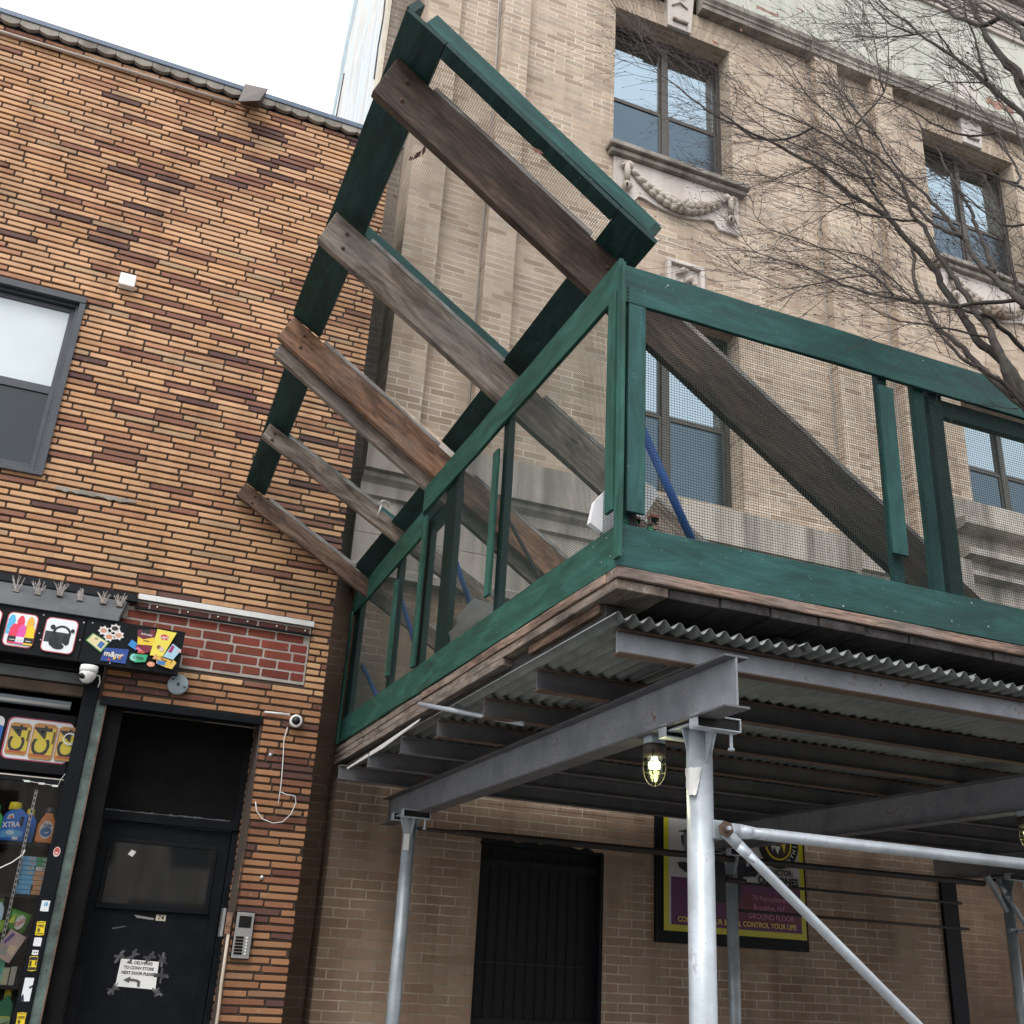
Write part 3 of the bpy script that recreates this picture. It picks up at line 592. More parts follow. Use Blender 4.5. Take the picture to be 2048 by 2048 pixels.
pr.disc(HX0+.045, z0s+.205, .016, K); pr.poly([(HX0+.05, z0s+.205), (HX0+.066, z0s+.2), (HX0+.068, z0s+.165), (HX0+.06, z0s+.165)], K); pr.disc(HX1-.022, z0s+.195, .013, K)
for f in (-.72, -1.0, -1.28): tile(xm+f-.02, xm+f+.19, z0s+.04, z1s-.05)
for q in ((A4(445, 415)), (A4(400, 600)), (A4(855, 492)), (A4(812, 668)), (A4(412, 666))): pr.disc(q[0], q[1], .004, (.7, .7, .7), n=8)
pr.build('printed_art', s1)
pr = Print((0, YS, 0))
def q4(pts, c): pr.poly([A4(*p) for p in pts], c)
Wt = (.75, .74, .72)
for cx, cy, c in ((1055, 565, (.60, .30, .20)), (1170, 545, (.03, .02, .02)), (1110, 630, (.62, .28, .16)), (1205, 615, (.62, .32, .22))):
    pts = []; rnd = random.Random(cx)
    for i in range(14): a = math.pi*2*i/14; r_ = (62 if i % 2 else 42); pts.append((cx+r_*math.cos(a), cy+r_*.85*math.sin(a)))
    q4(pts[::-1], Wt); x_, z_ = A4(cx, cy); pr.disc(x_, z_, .022, c, .016)
q4([(870, 665), (1025, 790), (1110, 690), (945, 590)], (.12, .35, .12)); q4([(885, 665), (1022, 775), (1095, 692), (950, 602)], (.78, .66, .38)); q4([(985, 720), (1025, 755), (1070, 700), (1025, 670)], (.05, .16, .4)); x_, z_ = A4(980, 650); pr.disc(x_, z_, .012, (.3, .28, .15), .006)
q4([(1015, 870), (1275, 905), (1310, 760), (1070, 740)], (.02, .07, .30)); x_, z_ = A4(1145, 812); pr.text('m&m', x_, z_, .052, (.03, .02, .02), -.06, .0045, 1.0); pr.text('m&m', x_, z_, .052, (.72, .70, .66), -.06, .0015, 1.0)
for cx, cy, c in ((1105, 862, (.5, .05, .05)), (1160, 850, (.75, .5, .05)), (1215, 850, (.55, .2, .05)), (1240, 820, (.65, .45, .4))): x_, z_ = A4(cx, cy); pr.disc(x_, z_, .009, c)
q4([(1300, 715), (1380, 770), (1395, 700), (1340, 660)], (.04, .25, .62)); q4([(1370, 745), (1440, 810), (1545, 780), (1540, 715), (1400, 700)], (.20, .02, .04)); q4([(1375, 750), (1440, 800), (1450, 775), (1400, 735)], (.7, .2, .3))
q4([(1395, 700), (1565, 720), (1580, 560), (1400, 560)], (.16, .02, .04)); q4([(1395, 710), (1560, 725), (1570, 640), (1455, 660), (1400, 630)], (.85, .60, .05)); q4([(1440, 560), (1530, 560), (1520, 600), (1450, 600)], (.02, .02, .02)); x_, z_ = A4(1490, 612); pr.text('JACK LINKS', x_, z_, .016, (.7, .65, .62), -.05, .0006, .9); x_, z_ = A4(1487, 676); pr.rect(x_-.02, x_+.02, z_-.003, z_+.003, (.1, .05, .02))
q4([(1520, 820), (1650, 835), (1795, 595), (1600, 555)], (.86, .72, .10)); x_, z_ = A4(1672, 640); pr.disc(x_, z_, .032, (.62, .05, .06), .02, rot=-.1); pr.text("Lay's", x_, z_, .032, (.85, .82, .7), -.1, .0008); x_, z_ = A4(1620, 740); pr.disc(x_-.005, z_, .014, (.25, .10, .06)); pr.disc(x_+.016, z_-.012, .016, (.75, .55, .45))
q4([(1655, 835), (1755, 870), (1840, 770), (1755, 705)], (.40, .62, .75)); q4([(1705, 790), (1740, 800), (1775, 735), (1745, 722)], (.35, .03, .18)); q4([(1790, 780), (1835, 800), (1840, 760)], (.7, .5, .5))
q4([(1320, 855), (1370, 895), (1475, 890), (1500, 820), (1340, 805)], (.04, .42, .20)); x_, z_ = A4(1355, 845); pr.disc(x_, z_, .024, (.25, .62, .55)); x_, z_ = A4(1405, 850); pr.text('Orbit', x_, z_, .03, (.02, .03, .03), -.03, .0008); q4([(1395, 800), (1460, 805), (1470, 785), (1400, 780)], (.6, .1, .05))
q4([(1585, 905), (1700, 955), (1745, 880), (1600, 830)], (.75, .48, .08)); q4([(1590, 910), (1670, 930), (1680, 890), (1600, 870)], (.05, .2, .5)); q4([(1690, 950), (1745, 965), (1790, 900), (1760, 870), (1740, 900)], (.78, .5, .1)); x_, z_ = A4(1665, 873); pr.text('Butter', x_, z_, .018, (.3, .05, .03), -.3, .0006)
x_, z_ = A4(1530, 915); pr.disc(x_, z_, .026, (.70, .30, .18), .018); pr.disc(x_, z_+.004, .01, (.8, .5, .35), .006); q4([(1545, 860), (1590, 870), (1600, 815), (1570, 820)], (.72, .35, .15))
for q in ((940, 497), (1115, 905), (850, 492)): x_, z_ = A4(*q); pr.disc(x_, z_, .004, (.7, .7, .7), n=8)
pr.build('printed_art', s2)
# membrane flashing above the sign + bird spikes
zt = 3.775; mb = MB()
mb.hexa([(-4.4, YS-.02, z1s+.005), (xm+.20, YS-.02, z1s-.0), (xm+.20, D1-.01, z1s+.0), (-4.4, D1-.01, z1s+.005)], [(-4.4, YS-.0, z1s+.05), (xm+.20, YS-.0, z1s+.045), (xm+.24, D1-.012, zt), (-4.4, D1-.012, zt)], M_FLASH)
mb.hexa([(-4.4, D1-.05, zt-.03), (xm+.30, D1-.05, zt-.035), (xm+.30, D1-.008, zt-.035), (-4.4, D1-.008, zt-.03)], [(-4.4, D1-.035, zt+.045), (xm+.29, D1-.03, zt+.03), (xm+.29, D1-.008, zt+.03), (-4.4, D1-.008, zt+.045)], M_NAVY)
fx = mb.build('sign_flashing', YB, bevel=.004); fixn(fx)
rnd = random.Random(21); SPL = ['far left outside tuft', 'left outside tuft', 'tuft at the left edge of view', 'second tuft from the left edge of view', 'bent tuft with a feather like clump in the middle', 'fourth tuft, upright, from the left edge', 'fifth tuft beside the splayed end clump', 'dense splayed clump at the right end']
for q_, (a, b, n, big) in enumerate(((-350, 100, 12, 1), (-150, 120, 12, 1), (165, 150, 12, 1), (385, 180, 12, 1), (610, 190, 14, 1), (815, 240, 10, .8), (1050, 270, 10, .9), (1215, 300, 26, .9))):
    w = onY(a*k4, 1150+b*k4, D1-.09); mb = MB()
    if q_ < 2: continue
    for i in range(n):
        an = rnd.uniform(-.75, .75); e = rnd.uniform(-.5, .3); L = rnd.uniform(.055, .095)*big
        mb.tube([w+Vector((rnd.uniform(-.012, .012), 0, -.01)), w+Vector((math.sin(an)*L, e*L, math.cos(an)*L))], .0018, M_STONEP, 4, caps=False)
    mb.box(w.x-.02, w.x+.02, w.y-.012, w.y+.012, w.z-.016, w.z-.004, M_STONED)
    tag(mb.build('bird_spikes'), 'bird spikes above shop sign: '+SPL[q_], 'spikes', 'bird spike tufts above the shop sign')
# posters with cans behind the shop window head
YP = D1+.17
ps = thing('window_poster', 'poster of upright yellow energy drink cans under the shop sign', 'poster', (-.6, YP+.01, 2.55))
MB().box(-2.4, -.125, YP+.001, YP+.012, 2.53, 2.93, M_BLACK).build('backing', ps)
PS = lambda x, y: (lambda w: (w.x, w.z))(onY(x*k4, 1150+y*k4, YP))
pr = Print((0, YP, 0))
l, tp = PS(75, 1480); zlo = PS(400, 1890)[1]; ztop = PS(400, 1480)[1]
pr.rrect(PS(60, 1650)[0]-.01, -.126, zlo-.008, ztop+.008, .04, (.35, .06, .10)); pr.rrect(PS(60, 1650)[0], -.126, zlo, ztop, .035, (.62, .62, .62))
xr = PS(60, 1650)[0]-.03; pr.rrect(xr-.30, xr, zlo, ztop, .035, (.62, .62, .62)); pr.poly([(xr-.12, zlo+.1), (xr, zlo+.09), (xr, zlo+.2), (xr-.1, zlo+.23)], (.02, .12, .45)); pr.poly([(xr-.1, zlo+.04), (xr, zlo+.05), (xr, zlo+.09), (xr-.1, zlo+.08)], (.6, .03, .2)); pr.poly([(xr-.09, zlo+.12), (xr-.03, zlo+.15), (xr, zlo+.17), (xr-.04, zlo+.14)], (.7, .75, .8))
for cx, w_, sc in ((185, .136, .93), (440, .152, 1.04), (702, .150, 1.0)):
    x_, z_ = PS(cx, 1680); h_ = (ztop-zlo)*.86*sc; z_ = (zlo+ztop)/2-.004
    pr.poly([(x_-w_*.42, z_-h_/2), (x_+w_*.42, z_-h_/2), (x_+w_/2, z_-h_*.44), (x_+w_/2, z_+h_*.42), (x_+w_*.36, z_+h_/2), (x_-w_*.36, z_+h_/2), (x_-w_/2, z_+h_*.42), (x_-w_/2, z_-h_*.44)], (.42, .20, .06))
    pr.rect(x_-w_*.44, x_+w_*.44, z_-h_*.36, z_+h_*.38, (.52, .42, .05)); pr.rect(x_-w_*.44, x_-w_*.3, z_-h_*.36, z_+h_*.38, (.58, .38, .10))
    pr.text('C4', x_-.004, z_, .150*sc, (.03, .03, .025), math.pi/2, .0025, 1.12); pr.rect(x_+w_*.36, x_+w_*.44, z_-h_*.05, z_+h_*.3, (.1, .09, .02))
    pr.rect(x_-w_*.4, x_+w_*.4, z_-h_*.42, z_-h_*.38, (.5, .12, .05))
pr.build('printed_cans', ps)
mb = MB(); cc = onY(140, 1478, YP-.02)
for r_, ox in ((.038, 0), (.042, .004), (.035, -.005), (.044, .002)): mb.tube([cc+Vector((ox+r_*math.cos(a*.52), -.002*a % .01, r_*.95*math.sin(a*.52))) for a in range(12)], .0022, M_WHITE, 5, close=True)
tag(mb.build('coiled_cable'), 'loosely coiled pale cable hanging in front of the can poster', 'cable')
# window glass and shelf standards
YG = D1+.12
tag(MB().box(-4.2, -.12, YG, YG+.006, .3, 2.46, M_CLEAR).build('window_pane', YB), None)
mb = MB(); mb.box(-4.2, -.12, YG-.02, YG+.02, 2.46, 2.50, M_BLACK); mb.box(-4.2, -.12, YG-.024, YG-.0205, 2.487, 2.494, M_STONEP); mb.build('glazing_bar', YB)
mb = MB()
for k, x in enumerate((-.36, -.27, -.185)): mb.box(x, x+.036, YG-.032, YG-.022, 2.452-.006*k, 2.464-.006*k, M_WHITE)
mb.tube([(-.37, YG-.03, 2.462), (-.31, YG-.035, 2.456), (-.24, YG-.03, 2.452), (-.15, YG-.03, 2.445), (-.14, YG-.03, 2.49), (-.12, YG-.03, 2.53)], .002, M_WHITE, 5)
tag(mb.build('light_string'), 'short string of white light modules along the shop window head', 'lights')
YI = 7.93
mb = MB(); mb.box(-.285, -.268, YI-.05, YI-.04, .3, 2.42, M_SILV)
for k in range(60): mb.box(-.281, -.272, YI-.0515, YI-.0495, .4+.034*k, .42+.034*k, M_DK)
sh = thing('shelf_rack', 'dark shop shelves with perforated metal upright behind the window', 'shelf', (-.6, YI+.1, 0)); mb.build('upright', sh)
for z in (2.083, 1.765, 1.53, 1.225, .93): MB().box(-2.2, -.13, YI-.03, YI+.3, z-.022, z, M_BLACK).build('shelf', sh, bevel=.002)
MB().box(-2.2, -.13, YI+.3, YI+.32, 0, 2.6, M_CHAR).build('back_panel', sh)
def bottle(name, label, cat, x, z, w, h, body, cap, prof, group=None, d=.07, handle=False, art=None, tilt=0):
    t_ = thing(name, label, cat, (x, YI+.04, z), group); m = paint(tuple(min(.85, q*1.5) for q in body), .3, 0, .06, 'bottle_plastic'); mb = MB()  # body colour brightened to stand in for light on the shelves
    L = [(-a*w/2, b*h) for a, b in prof][::-1]; R = [(a*w/2, b*h) for a, b in prof]
    if len(prof) and handle:
        R = [(p if not (.35 < p[1]/h < .75) else p) for p in R]
    pts = [(x+a, YI-.0, z+b) for a, b in R+L]; mb.prism(pts, (0, d, 0), m); o = mb.build('body', t_, bevel=.009, seg=3); fixn(o)
    if handle: MB().box(x+w*.18, x+w*.34, YI-.002, YI+.02, z+h*.38, z+h*.66, M_DK).build('handle_opening', t_, bevel=.006)
    MB().lathe([(w*.26, 0), (w*.26, .0), (w*.24, h*.17), (w*.2, h*.2), (0, h*.2)], (x-w*.12*(1 if handle else 0), YI+d/2, z+h*.82), (0, 0, 1), paint(cap, .35, 0, .05, 'cap_plastic'), 18).build('cap', t_, smooth=True)
    if art:
        pr = Print((x, YI-.0015, z)); art(pr, w, h); pr.build('printed_label', t_)
    return t_
JUG = [(.92, 0), (1.0, .04), (1.0, .55), (.9, .70), (.55, .80), (.35, .86)]; RND = [(.9, 0), (1, .05), (1, .5), (.75, .68), (.5, .80), (.42, .86)]; SLIM = [(.9, 0), (1, .03), (.95, .35), (1, .6), (.8, .74), (.35, .82), (.3, .88)]
def art_x(pr, w, h):
    pr.poly([(-w*.35, h*.55), (-w*.05, h*.6), (-w*.12, h*.72), (-w*.3, h*.68)], (.7, .7, .72)); pr.poly([(-w*.28, h*.6), (-w*.1, h*.58), (-w*.15, h*.66)], (.65, .12, .06))
    pr.text('XTRA', -w*.12, h*.42, .047, (.85, .87, .9), .12, .0016, .85); pr.poly([(-w*.45, h*.08), (w*.35, h*.14), (w*.4, h*.26), (-w*.1, h*.32), (-w*.45, h*.24)], (.12, .42, .75)); pr.disc(-w*.1, h*.22, w*.16, (.6, .75, .85), h*.06); pr.rect(w*.02, w*.25, h*.05, h*.12, (.75, .78, .8))
def art_t(pr, w, h):
    pr.disc(0, h*.38, w*.36, (.78, .72, .62), h*.26); pr.disc(.0, h*.32, w*.3, (.05, .18, .42), h*.14); pr.text('Tide', 0, h*.5, .03, (.05, .12, .3), .1, .001); pr.poly([(-w*.1, h*.3), (w*.2, h*.34), (w*.1, h*.26)], (.6, .7, .8))
bottle('detergent_jug', 'blue laundry detergent jug with yellow cap, largest one on the top shelf', 'detergent', -.365, 2.085, .155, .245, (.01, .11, .42), (.75, .62, .03), JUG, handle=True, art=art_x)
o = bottle('detergent_jug', 'blue detergent jug with yellow cap standing behind the larger blue jug', 'detergent', -.285, 2.085, .10, .22, (.01, .09, .36), (.65, .52, .03), JUG); o.location.y += .09
bottle('detergent_jug', 'orange laundry detergent bottle with dark cap beside the post', 'detergent', -.165, 2.09, .115, .225, (.52, .17, .04), (.05, .05, .07), RND, art=art_t)
bottle('detergent_jug', 'green detergent jug cut off at the left of the top shelf', 'detergent', -.50, 2.085, .12, .22, (.03, .35, .07), (.03, .3, .06), JUG)
rnd = random.Random(4); bi = 0
for row in range(8):
    z = 1.767+row*.0295
    for col in range(2):
        c = ((.12, .36, .58) if col == 0 else ((.58, .30, .14) if row < 6 else (.06, .30, .12))); w = .088 if col == 0 else .078; x = -.262+(.090 if col else 0)+rnd.uniform(-.006, .004)-row*.0012
        if col and row == 5: c = (.55, .54, .52)
        nm = ('light blue' if col == 0 else ('orange' if row < 5 else ('white' if row == 5 else 'green')))
        o = MB().box(x, x+w, YI+.0, YI+.16, z, z+.0275, paint(tuple(min(.85, q*1.45) for q in c), .5, 0, .08, 'carton')).build('small_carton', bevel=.0015)  # carton colour brightened in place of light from the window
        pos_ = ['bottom', 'second', 'third', 'fourth', 'fifth', 'sixth', 'seventh', 'top'][row]
        tag(o, f'{nm} flat carton, {pos_} from the bottom of the {"left" if col == 0 else "right"} pile behind the shop window', 'carton', group='cartons stacked on the shop shelf')
        if rnd.random() > .5 or row > 5:
            pr = Print((x, YI-.001, z)); pr.rect(w*.5, w*.92, .006, .022, (.7, .7, .7))
            for q in range(7): pr.rect(w*(.54+.05*q), w*(.56+.05*q), .009, .02, (.15, .15, .15))
            pr.build('barcode_label', o)
bottle('spray_bottle', 'aerosol can with green cap on the middle shelf', 'bottle', -.335, 1.535, .055, .20, (.35, .50, .58), (.14, .26, .05), SLIM, d=.05)
bottle('spray_bottle', 'light blue aerosol can at the left of the middle shelf', 'bottle', -.395, 1.535, .05, .20, (.05, .42, .55), (.10, .5, .6), SLIM, d=.05)
def bag(name, label, x, z, w, h, c, rot=0, fn=None, y=YI-.02):
    t_ = thing(name, label, 'packet', (x, y, z)); mb = MB(); n = 6; vs = []; ca, sa = math.cos(rot), math.sin(rot)
    for j in range(n+1):
        for i in range(n+1):
            u, v = i/n-.5, j/n-.5; bul = .02*(1-(2*u)**2)*(1-(2*v)**2); a, b = u*w, v*h; vs.append((x+a*ca-b*sa, y-bul, z+h/2+a*sa+b*ca))
    mb.add(vs, [(j*(n+1)+i, j*(n+1)+i+1, (j+1)*(n+1)+i+1, (j+1)*(n+1)+i) for j in range(n) for i in range(n)], paint(c, .3, 0, .1, 'foil'))
    o = mb.build('pouch', t_, smooth=True); sm = o.modifiers.new('thick', 'SOLIDIFY'); sm.thickness = .008; sm.offset = -1
    if fn: pr = Print((x, y-.022, z+h/2), (ca, 0, sa), (-sa, 0, ca)); fn(pr, w, h); pr.build('printed_label', t_)
def art_g(pr, w, h): pr.disc(w*.12, 0, w*.2, (.75, .72, .66), h*.34); pr.text('Gain', w*.12, 0, .035, (.62, .1, .04), .9, .001); pr.poly([(-w*.4, -h*.2), (-w*.2, h*.3), (-w*.12, -.1*h)], (.65, .68, .05))
bag('detergent_pouch', 'bright green detergent pouch leaning on the shelf by the post', -.215, 1.535, .14, .13, (.10, .36, .04), -.25, art_g)
bag('detergent_pouch', 'yellow green detergent pouch left of the other pouch', -.335, 1.50, .12, .10, (.28, .48, .03), .1)
def art_f(pr, w, h): pr.poly([(-w*.4, -h*.35), (w*.1, -h*.35), (w*.05, -h*.05), (-w*.3, 0)], (.35, .33, .32)); pr.poly([(-w*.45, h*.02), (-w*.3, -.02*h), (-w*.1, h*.4), (-w*.3, h*.42)], (.10, .05, .3)); pr.poly([(w*.0, -h*.2), (w*.42, -h*.25), (w*.4, h*.1), (0, h*.05)], (.72, .6, .4))
o = MB(); fl_ = thing('flyer', 'tilted pale pink and yellow flyer stuck inside the shop window', 'flyer', (-.24, YG+.01, 1.42)); ca, sa = math.cos(-.42), math.sin(-.42)
c_ = Vector((-.225, YG+.014, 1.455)); U = Vector((ca, 0, sa)); V = Vector((-sa, 0, ca))
o.hexa([c_-U*.055-V*.085, c_+U*.055-V*.085, c_+U*.055+V*.085, c_-U*.055+V*.085], [q+Vector((0, .001, 0)) for q in (c_-U*.055-V*.085, c_+U*.055-V*.085, c_+U*.055+V*.085, c_-U*.055+V*.085)], paint((.55, .40, .36), .5, 0, .15, 'flyer_paper')); o.build('sheet', fl_)
pr = Print(c_, U, V); art_f(pr, .11, .17); pr.build('print', fl_)
def art_d(pr, w, h): pr.poly([(-w*.4, h*.1), (w*.4, h*.12), (w*.42, h*.34), (-w*.38, h*.4)], (.55, .62, .6)); pr.text('SUAVITEL', 0, h*.3, .02, (.1, .25, .3), .05, .0006); pr.disc(0, h*.17, w*.35, (.6, .66, .3), h*.05)
bottle('softener_bottle', 'pale green softener bottle on the lower shelf', 'bottle', -.275, 1.228, .085, .215, (.08, .48, .32), (.3, .34, .33), SLIM, art=art_d)
o = MB().box(-.235, -.196, YI, YI+.09, 1.227, 1.33, paint((.62, .58, .38), .5, 0, .1, 'carton')).build('small_carton', bevel=.002); tag(o, 'pale yellow upright carton beside the softener bottle', 'carton')
o = MB().box(-.190, -.156, YI, YI+.09, 1.227, 1.335, paint((.55, .55, .46), .5, 0, .1, 'carton')).build('small_carton', bevel=.002); tag(o, 'cream upright carton next to the pale yellow carton, by the post', 'carton')
def art_b(pr, w, h): pr.rect(-w*.45, w*.45, h*.05, h*.42, (.45, .62, .30)); pr.text('Fabuloso', 0, h*.28, .02, (.03, .12, .05), .3, .001); pr.rect(-w*.4, w*.4, h*.40, h*.44, (.6, .66, .1)); pr.disc(-w*.2, h*.14, w*.14, (.6, .1, .05))
bottle('cleaner_bottle', 'dark green cleaner bottle with yellow cap on the lowest shelf, left one', 'bottle', -.275, .932, .092, .27, (.015, .16, .06), (.62, .52, .04), SLIM, art=art_b)
bottle('cleaner_bottle', 'dark green cleaner bottle with yellow cap on the lowest shelf, right one by the post', 'bottle', -.175, .932, .092, .27, (.015, .15, .06), (.62, .52, .04), SLIM, art=art_b)
mb = MB(); mb.tube([(-.55, YG-.01, 1.86), (-.40, YG-.01, 1.90), (-.32, YG-.012, 1.95), (-.27, YG-.01, 2.0), (-.262, YG-.01, 2.03)], .004, M_WHITE, 6); tag(mb.build('white_cord', smooth=True), 'white cord running slantwise behind the shop window glass', 'cable')
# stickers on the shopfront post
def stick(label, z, w, h, c, fn=None, rot=0, x=-.068, cat='sticker'):
    x = x; ca, sa = math.cos(rot), math.sin(rot); pr = Print((x, D1-.0205, z), (ca, 0, sa), (-sa, 0, ca))
    rnd = random.Random(int(z*1000)); q = [(-w/2, -h/2), (0, -h/2-rnd.uniform(0, .004)), (w/2, -h/2), (w/2-rnd.uniform(0, .004), 0), (w/2, h/2), (0, h/2+rnd.uniform(0, .003)), (-w/2, h/2), (-w/2+rnd.uniform(0, .004), 0)]
    if fn == 'oval': pr.disc(0, 0, w/2, (.6, .45, .42), h/2); pr.disc(0, h*.05, w*.36, (.45, .06, .05), h*.36); pr.disc(0, -h*.1, w*.2, (.65, .5, .45), h*.1)
    else:
        pr.poly(q, c)
        if fn: fn(pr, w, h)
    tag(pr.build('sticker'), label, cat)
def yel(pr, w, h):
    pr.rect(-w*.42, w*.42, h*.40, h*.45, (.05, .05, .03))
    for k in range(3): pr.rect(-w*.36, w*.36, h*(.24-.07*k), h*(.28-.07*k), (.12, .1, .02))
    pr.rect(-w*.3, -w*.05, -h*.25, h*.0, (.08, .07, .02)); pr.rect(-w*.4, w*.4, -h*.42, -h*.36, (.12, .1, .02))
def yel2(pr, w, h): pr.rect(-w*.46, w*.46, h*.22, h*.46, (.03, .03, .03)); pr.rect(-w*.46, w*.46, -h*.46, -h*.26, (.03, .03, .03)); pr.rect(-w*.4, -w*.18, -h*.2, h*.18, (.03, .03, .03)); pr.rect(w*.26, w*.42, -h*.1, h*.18, (.03, .03, .03))
def blu(pr, w, h): pr.poly([(-w*.2, h*.0), (w*.25, 0), (w*.25, h*.35), (-w*.1, h*.35)], (.05, .35, .55)); pr.rect(0, w*.04, 0, h*.4, (.8, .8, .8))
for zz, a in ((2.0, 0),): stick('small red and white oval face sticker, highest on the shop post', onY(118, 1704, D1-.02).z, .042, .062, None, 'oval')
stick('torn white and blue sticker on the shop post', onY(94, 1812, D1-.02).z, .05, .062, (.68, .72, .74), blu)
stick('yellow notice sticker on the shop post, highest yellow one', onY(88, 1857, D1-.02).z, .052, .078, (.75, .56, .02), yel, .05)
stick('plain white sticker between two yellow stickers on the post', onY(80, 1884, D1-.02).z, .045, .048, (.72, .73, .76))
stick('scrap of white sticker with two eye holes above the second yellow sticker', onY(75, 1905, D1-.02).z, .038, .026, (.7, .7, .7), lambda pr, w, h: (pr.disc(-w*.15, 0, .004, M_NAVY if False else (.02, .03, .05)), pr.disc(w*.2, 0, .004, (.02, .03, .05))))
stick('yellow and black sticker, second yellow one down the shop post', onY(71, 1927, D1-.02).z, .048, .082, (.75, .55, .02), yel2, .04)
stick('long torn white sticker near the bottom of the shop post', onY(63, 1979, D1-.02).z, .052, .13, (.72, .74, .76), lambda pr, w, h: (pr.poly([(w*.1, h*.1), (w*.5, h*.2), (w*.5, h*.1), (w*.25, h*.02)], (.02, .03, .05)), pr.poly([(-w*.5, -h*.5), (-w*.1, -h*.5), (-w*.3, -h*.2), (-w*.5, -h*.3)], (.02, .03, .05))))
stick('yellow notice sticker lowest on the shop post', onY(49, 2040, D1-.02).z, .052, .078, (.75, .54, .02), yel, .03)
# ---------------------------------------------------------------- beige brick apartment building
BB = thing('brick_building', 'beige brick building with carved stone swags and bronze windows behind the shed', 'building', (8, D2, 0))
XR = 16.0; ZT = onY(2030, 12, D2).z; ZP = onY(1822, 2, D2).z
mpB = lambda u, d, z: (u, D2-d, z)
UW = [(4.14, 5.735), (8.77, 10.37), (13.4, 15.0)]
hol = [(a, b, 10.02, 12.2) for a, b in UW]+[(a, b, 5.9, 8.06) for a, b in UW[:1]]+[(a+.08, b+.06, 6.62, 8.06) for a, b in UW[1:]]
mb = MB(); slab(mb, 2.19, XR, 5.78, 12.60, 0, -.30, hol, M_BU, mpB); o = mb.build('upper_wall', BB)
# recessed strip at the left corner and the ribs
mb = MB(); mb.box(1.50, 1.84, 8.67, 8.95, 4.4, 16, M_BD); mb.build('recessed_wall_strip', BB)
for x0, x1 in ((1.84, 2.19), (2.69, 3.00), (6.955, 7.30), (7.87, 8.20), (11.6, 11.95), (12.5, 12.85)):
    MB().box(x0, x1, 8.21, D2+.001 if x0 > 2.2 else 8.95, 5.78, 12.60, M_BU).build('brick_rib', BB)
for x0 in (2.683, 6.948, 7.863): MB().box(x0-.012, x0, 8.33, 8.349, 5.8, 12.6, M_MORTL).build('mortar_fillet', BB)
# upper attic storey: stucco, pink render, parapet
mb = MB(); mb.box(1.50, XR, 8.30, 8.6, 12.87, ZP, M_STUCCO); mb.build('stucco_attic', BB)
mb = MB(); mb.box(1.50, XR, 8.26, 8.6, ZP, ZT-.12, M_PINK)
k = 0; z = ZP+.08
while z < ZT-.15: mb.box(1.5, XR, 8.25, 8.2605, z, z+.012, M_STONED); z += .105
mb.build('ribbed_parapet', BB)
MB().box(1.46, XR, 8.15, 8.7, ZT-.118, ZT, M_STONED).build('coping', BB, bevel=.02)
mb = MB(); rnd = random.Random(12)
for px, py, w_, h_ in ((1535, 22, .34, .045), (2000, 210, .5, .12), (1600, 18, .1, .02)):
    c = onY(px, py, 8.299); pts = [(c.x-w_/2+w_*i/7, 8.298, c.z+rnd.uniform(-.5, .5)*h_*.5+h_/2-h_*i/7*.2) for i in range(8)]+[(c.x+w_/2-w_*i/7, 8.298, c.z-h_/2-rnd.uniform(0, .4)*h_) for i in range(8)]
    mb.prism(pts, (0, .01, 0), paint((.30, .17, .13), .9, 0, .4, 'exposed_render'))
mb.build('peeled_patch', BB)
# string course over the upper windows
PRF = [(0, 12.60), (.145, 12.595), (.15, 12.66), (.165, 12.665), (.17, 12.70), (.20, 12.73), (.205, 12.80), (.0, 12.86)]
def mould(prf, x0, x1, m, name, y=D2, endcaps=True):
    mb = MB(); n = len(prf); a = [(x0, y-p_, z_) for p_, z_ in prf]; b = [(x1, y-p_, z_) for p_, z_ in prf]
    mb.add(a+b, [(i, (i+1) % n, n+(i+1) % n, n+i) for i in range(n)]+[tuple(range(n)), tuple(range(2*n-1, n-1, -1))], m); o = mb.build(name, BB); fixn(o); return o
mould(PRF, 5.27, 6.90, M_STONED, 'upper_string_course'); mould([(p_+.02 if p_ else 0, z_-.03) for p_, z_ in PRF], 6.901, 8.28, M_STONE, 'upper_string_course'); mould(PRF, 8.281, XR, M_STONED, 'upper_string_course'); mould(PRF, 1.5, 4.74, M_STONED, 'upper_string_course')
# splayed flat arches + keystones
def arch(xa, xb, z0, z1, kx0, kx1):
    mb = MB(); rnd = random.Random(int(xa*10)); n = int((xb-xa+.5)/.075); cx = (xa+xb)/2
    for i in range(n):
        f0, f1 = i/n, (i+1)/n; b0, b1 = xa+(xb-xa)*f0, xa+(xb-xa)*f1; t0, t1 = xa-.24+(xb-xa+.48)*f0, xa-.24+(xb-xa+.48)*f1
        if kx0 < (b0+b1)/2 < kx1 and kx0 < (t0+t1)/2 < kx1: continue
        j = rnd.uniform(.8, 1.12); mb.c = (.46*j, .375*j, .29*j); g = .006; y0 = D2-.008-rnd.uniform(0, .003)
        for (za, zb, fa, fb) in ((z0, (z0+z1)/2-.004, 0, .5), ((z0+z1)/2+.004, z1, .5, 1)):
            A = [(b0+(t0-b0)*fa+g, y0, za), (b1+(t1-b1)*fa-g, y0, za), (b1+(t1-b1)*fb-g, y0, zb), (b0+(t0-b0)*fb+g, y0, zb)]
            mb.hexa(A, [(q[0], D2-.002, q[2]) for q in A], M_RED)
    mb.c = (.55, .49, .42); mb.hexa([(xa, D2-.004, z0+.002), (xb, D2-.004, z0+.002), (xb+.24, D2-.004, z1), (xa-.24, D2-.004, z1)], [(xa, D2-.001, z0+.002), (xb, D2-.001, z0+.002), (xb+.24, D2-.001, z1), (xa-.24, D2-.001, z1)], M_RED)
    o = mb.build('flat_arch', BB); fixn(o)
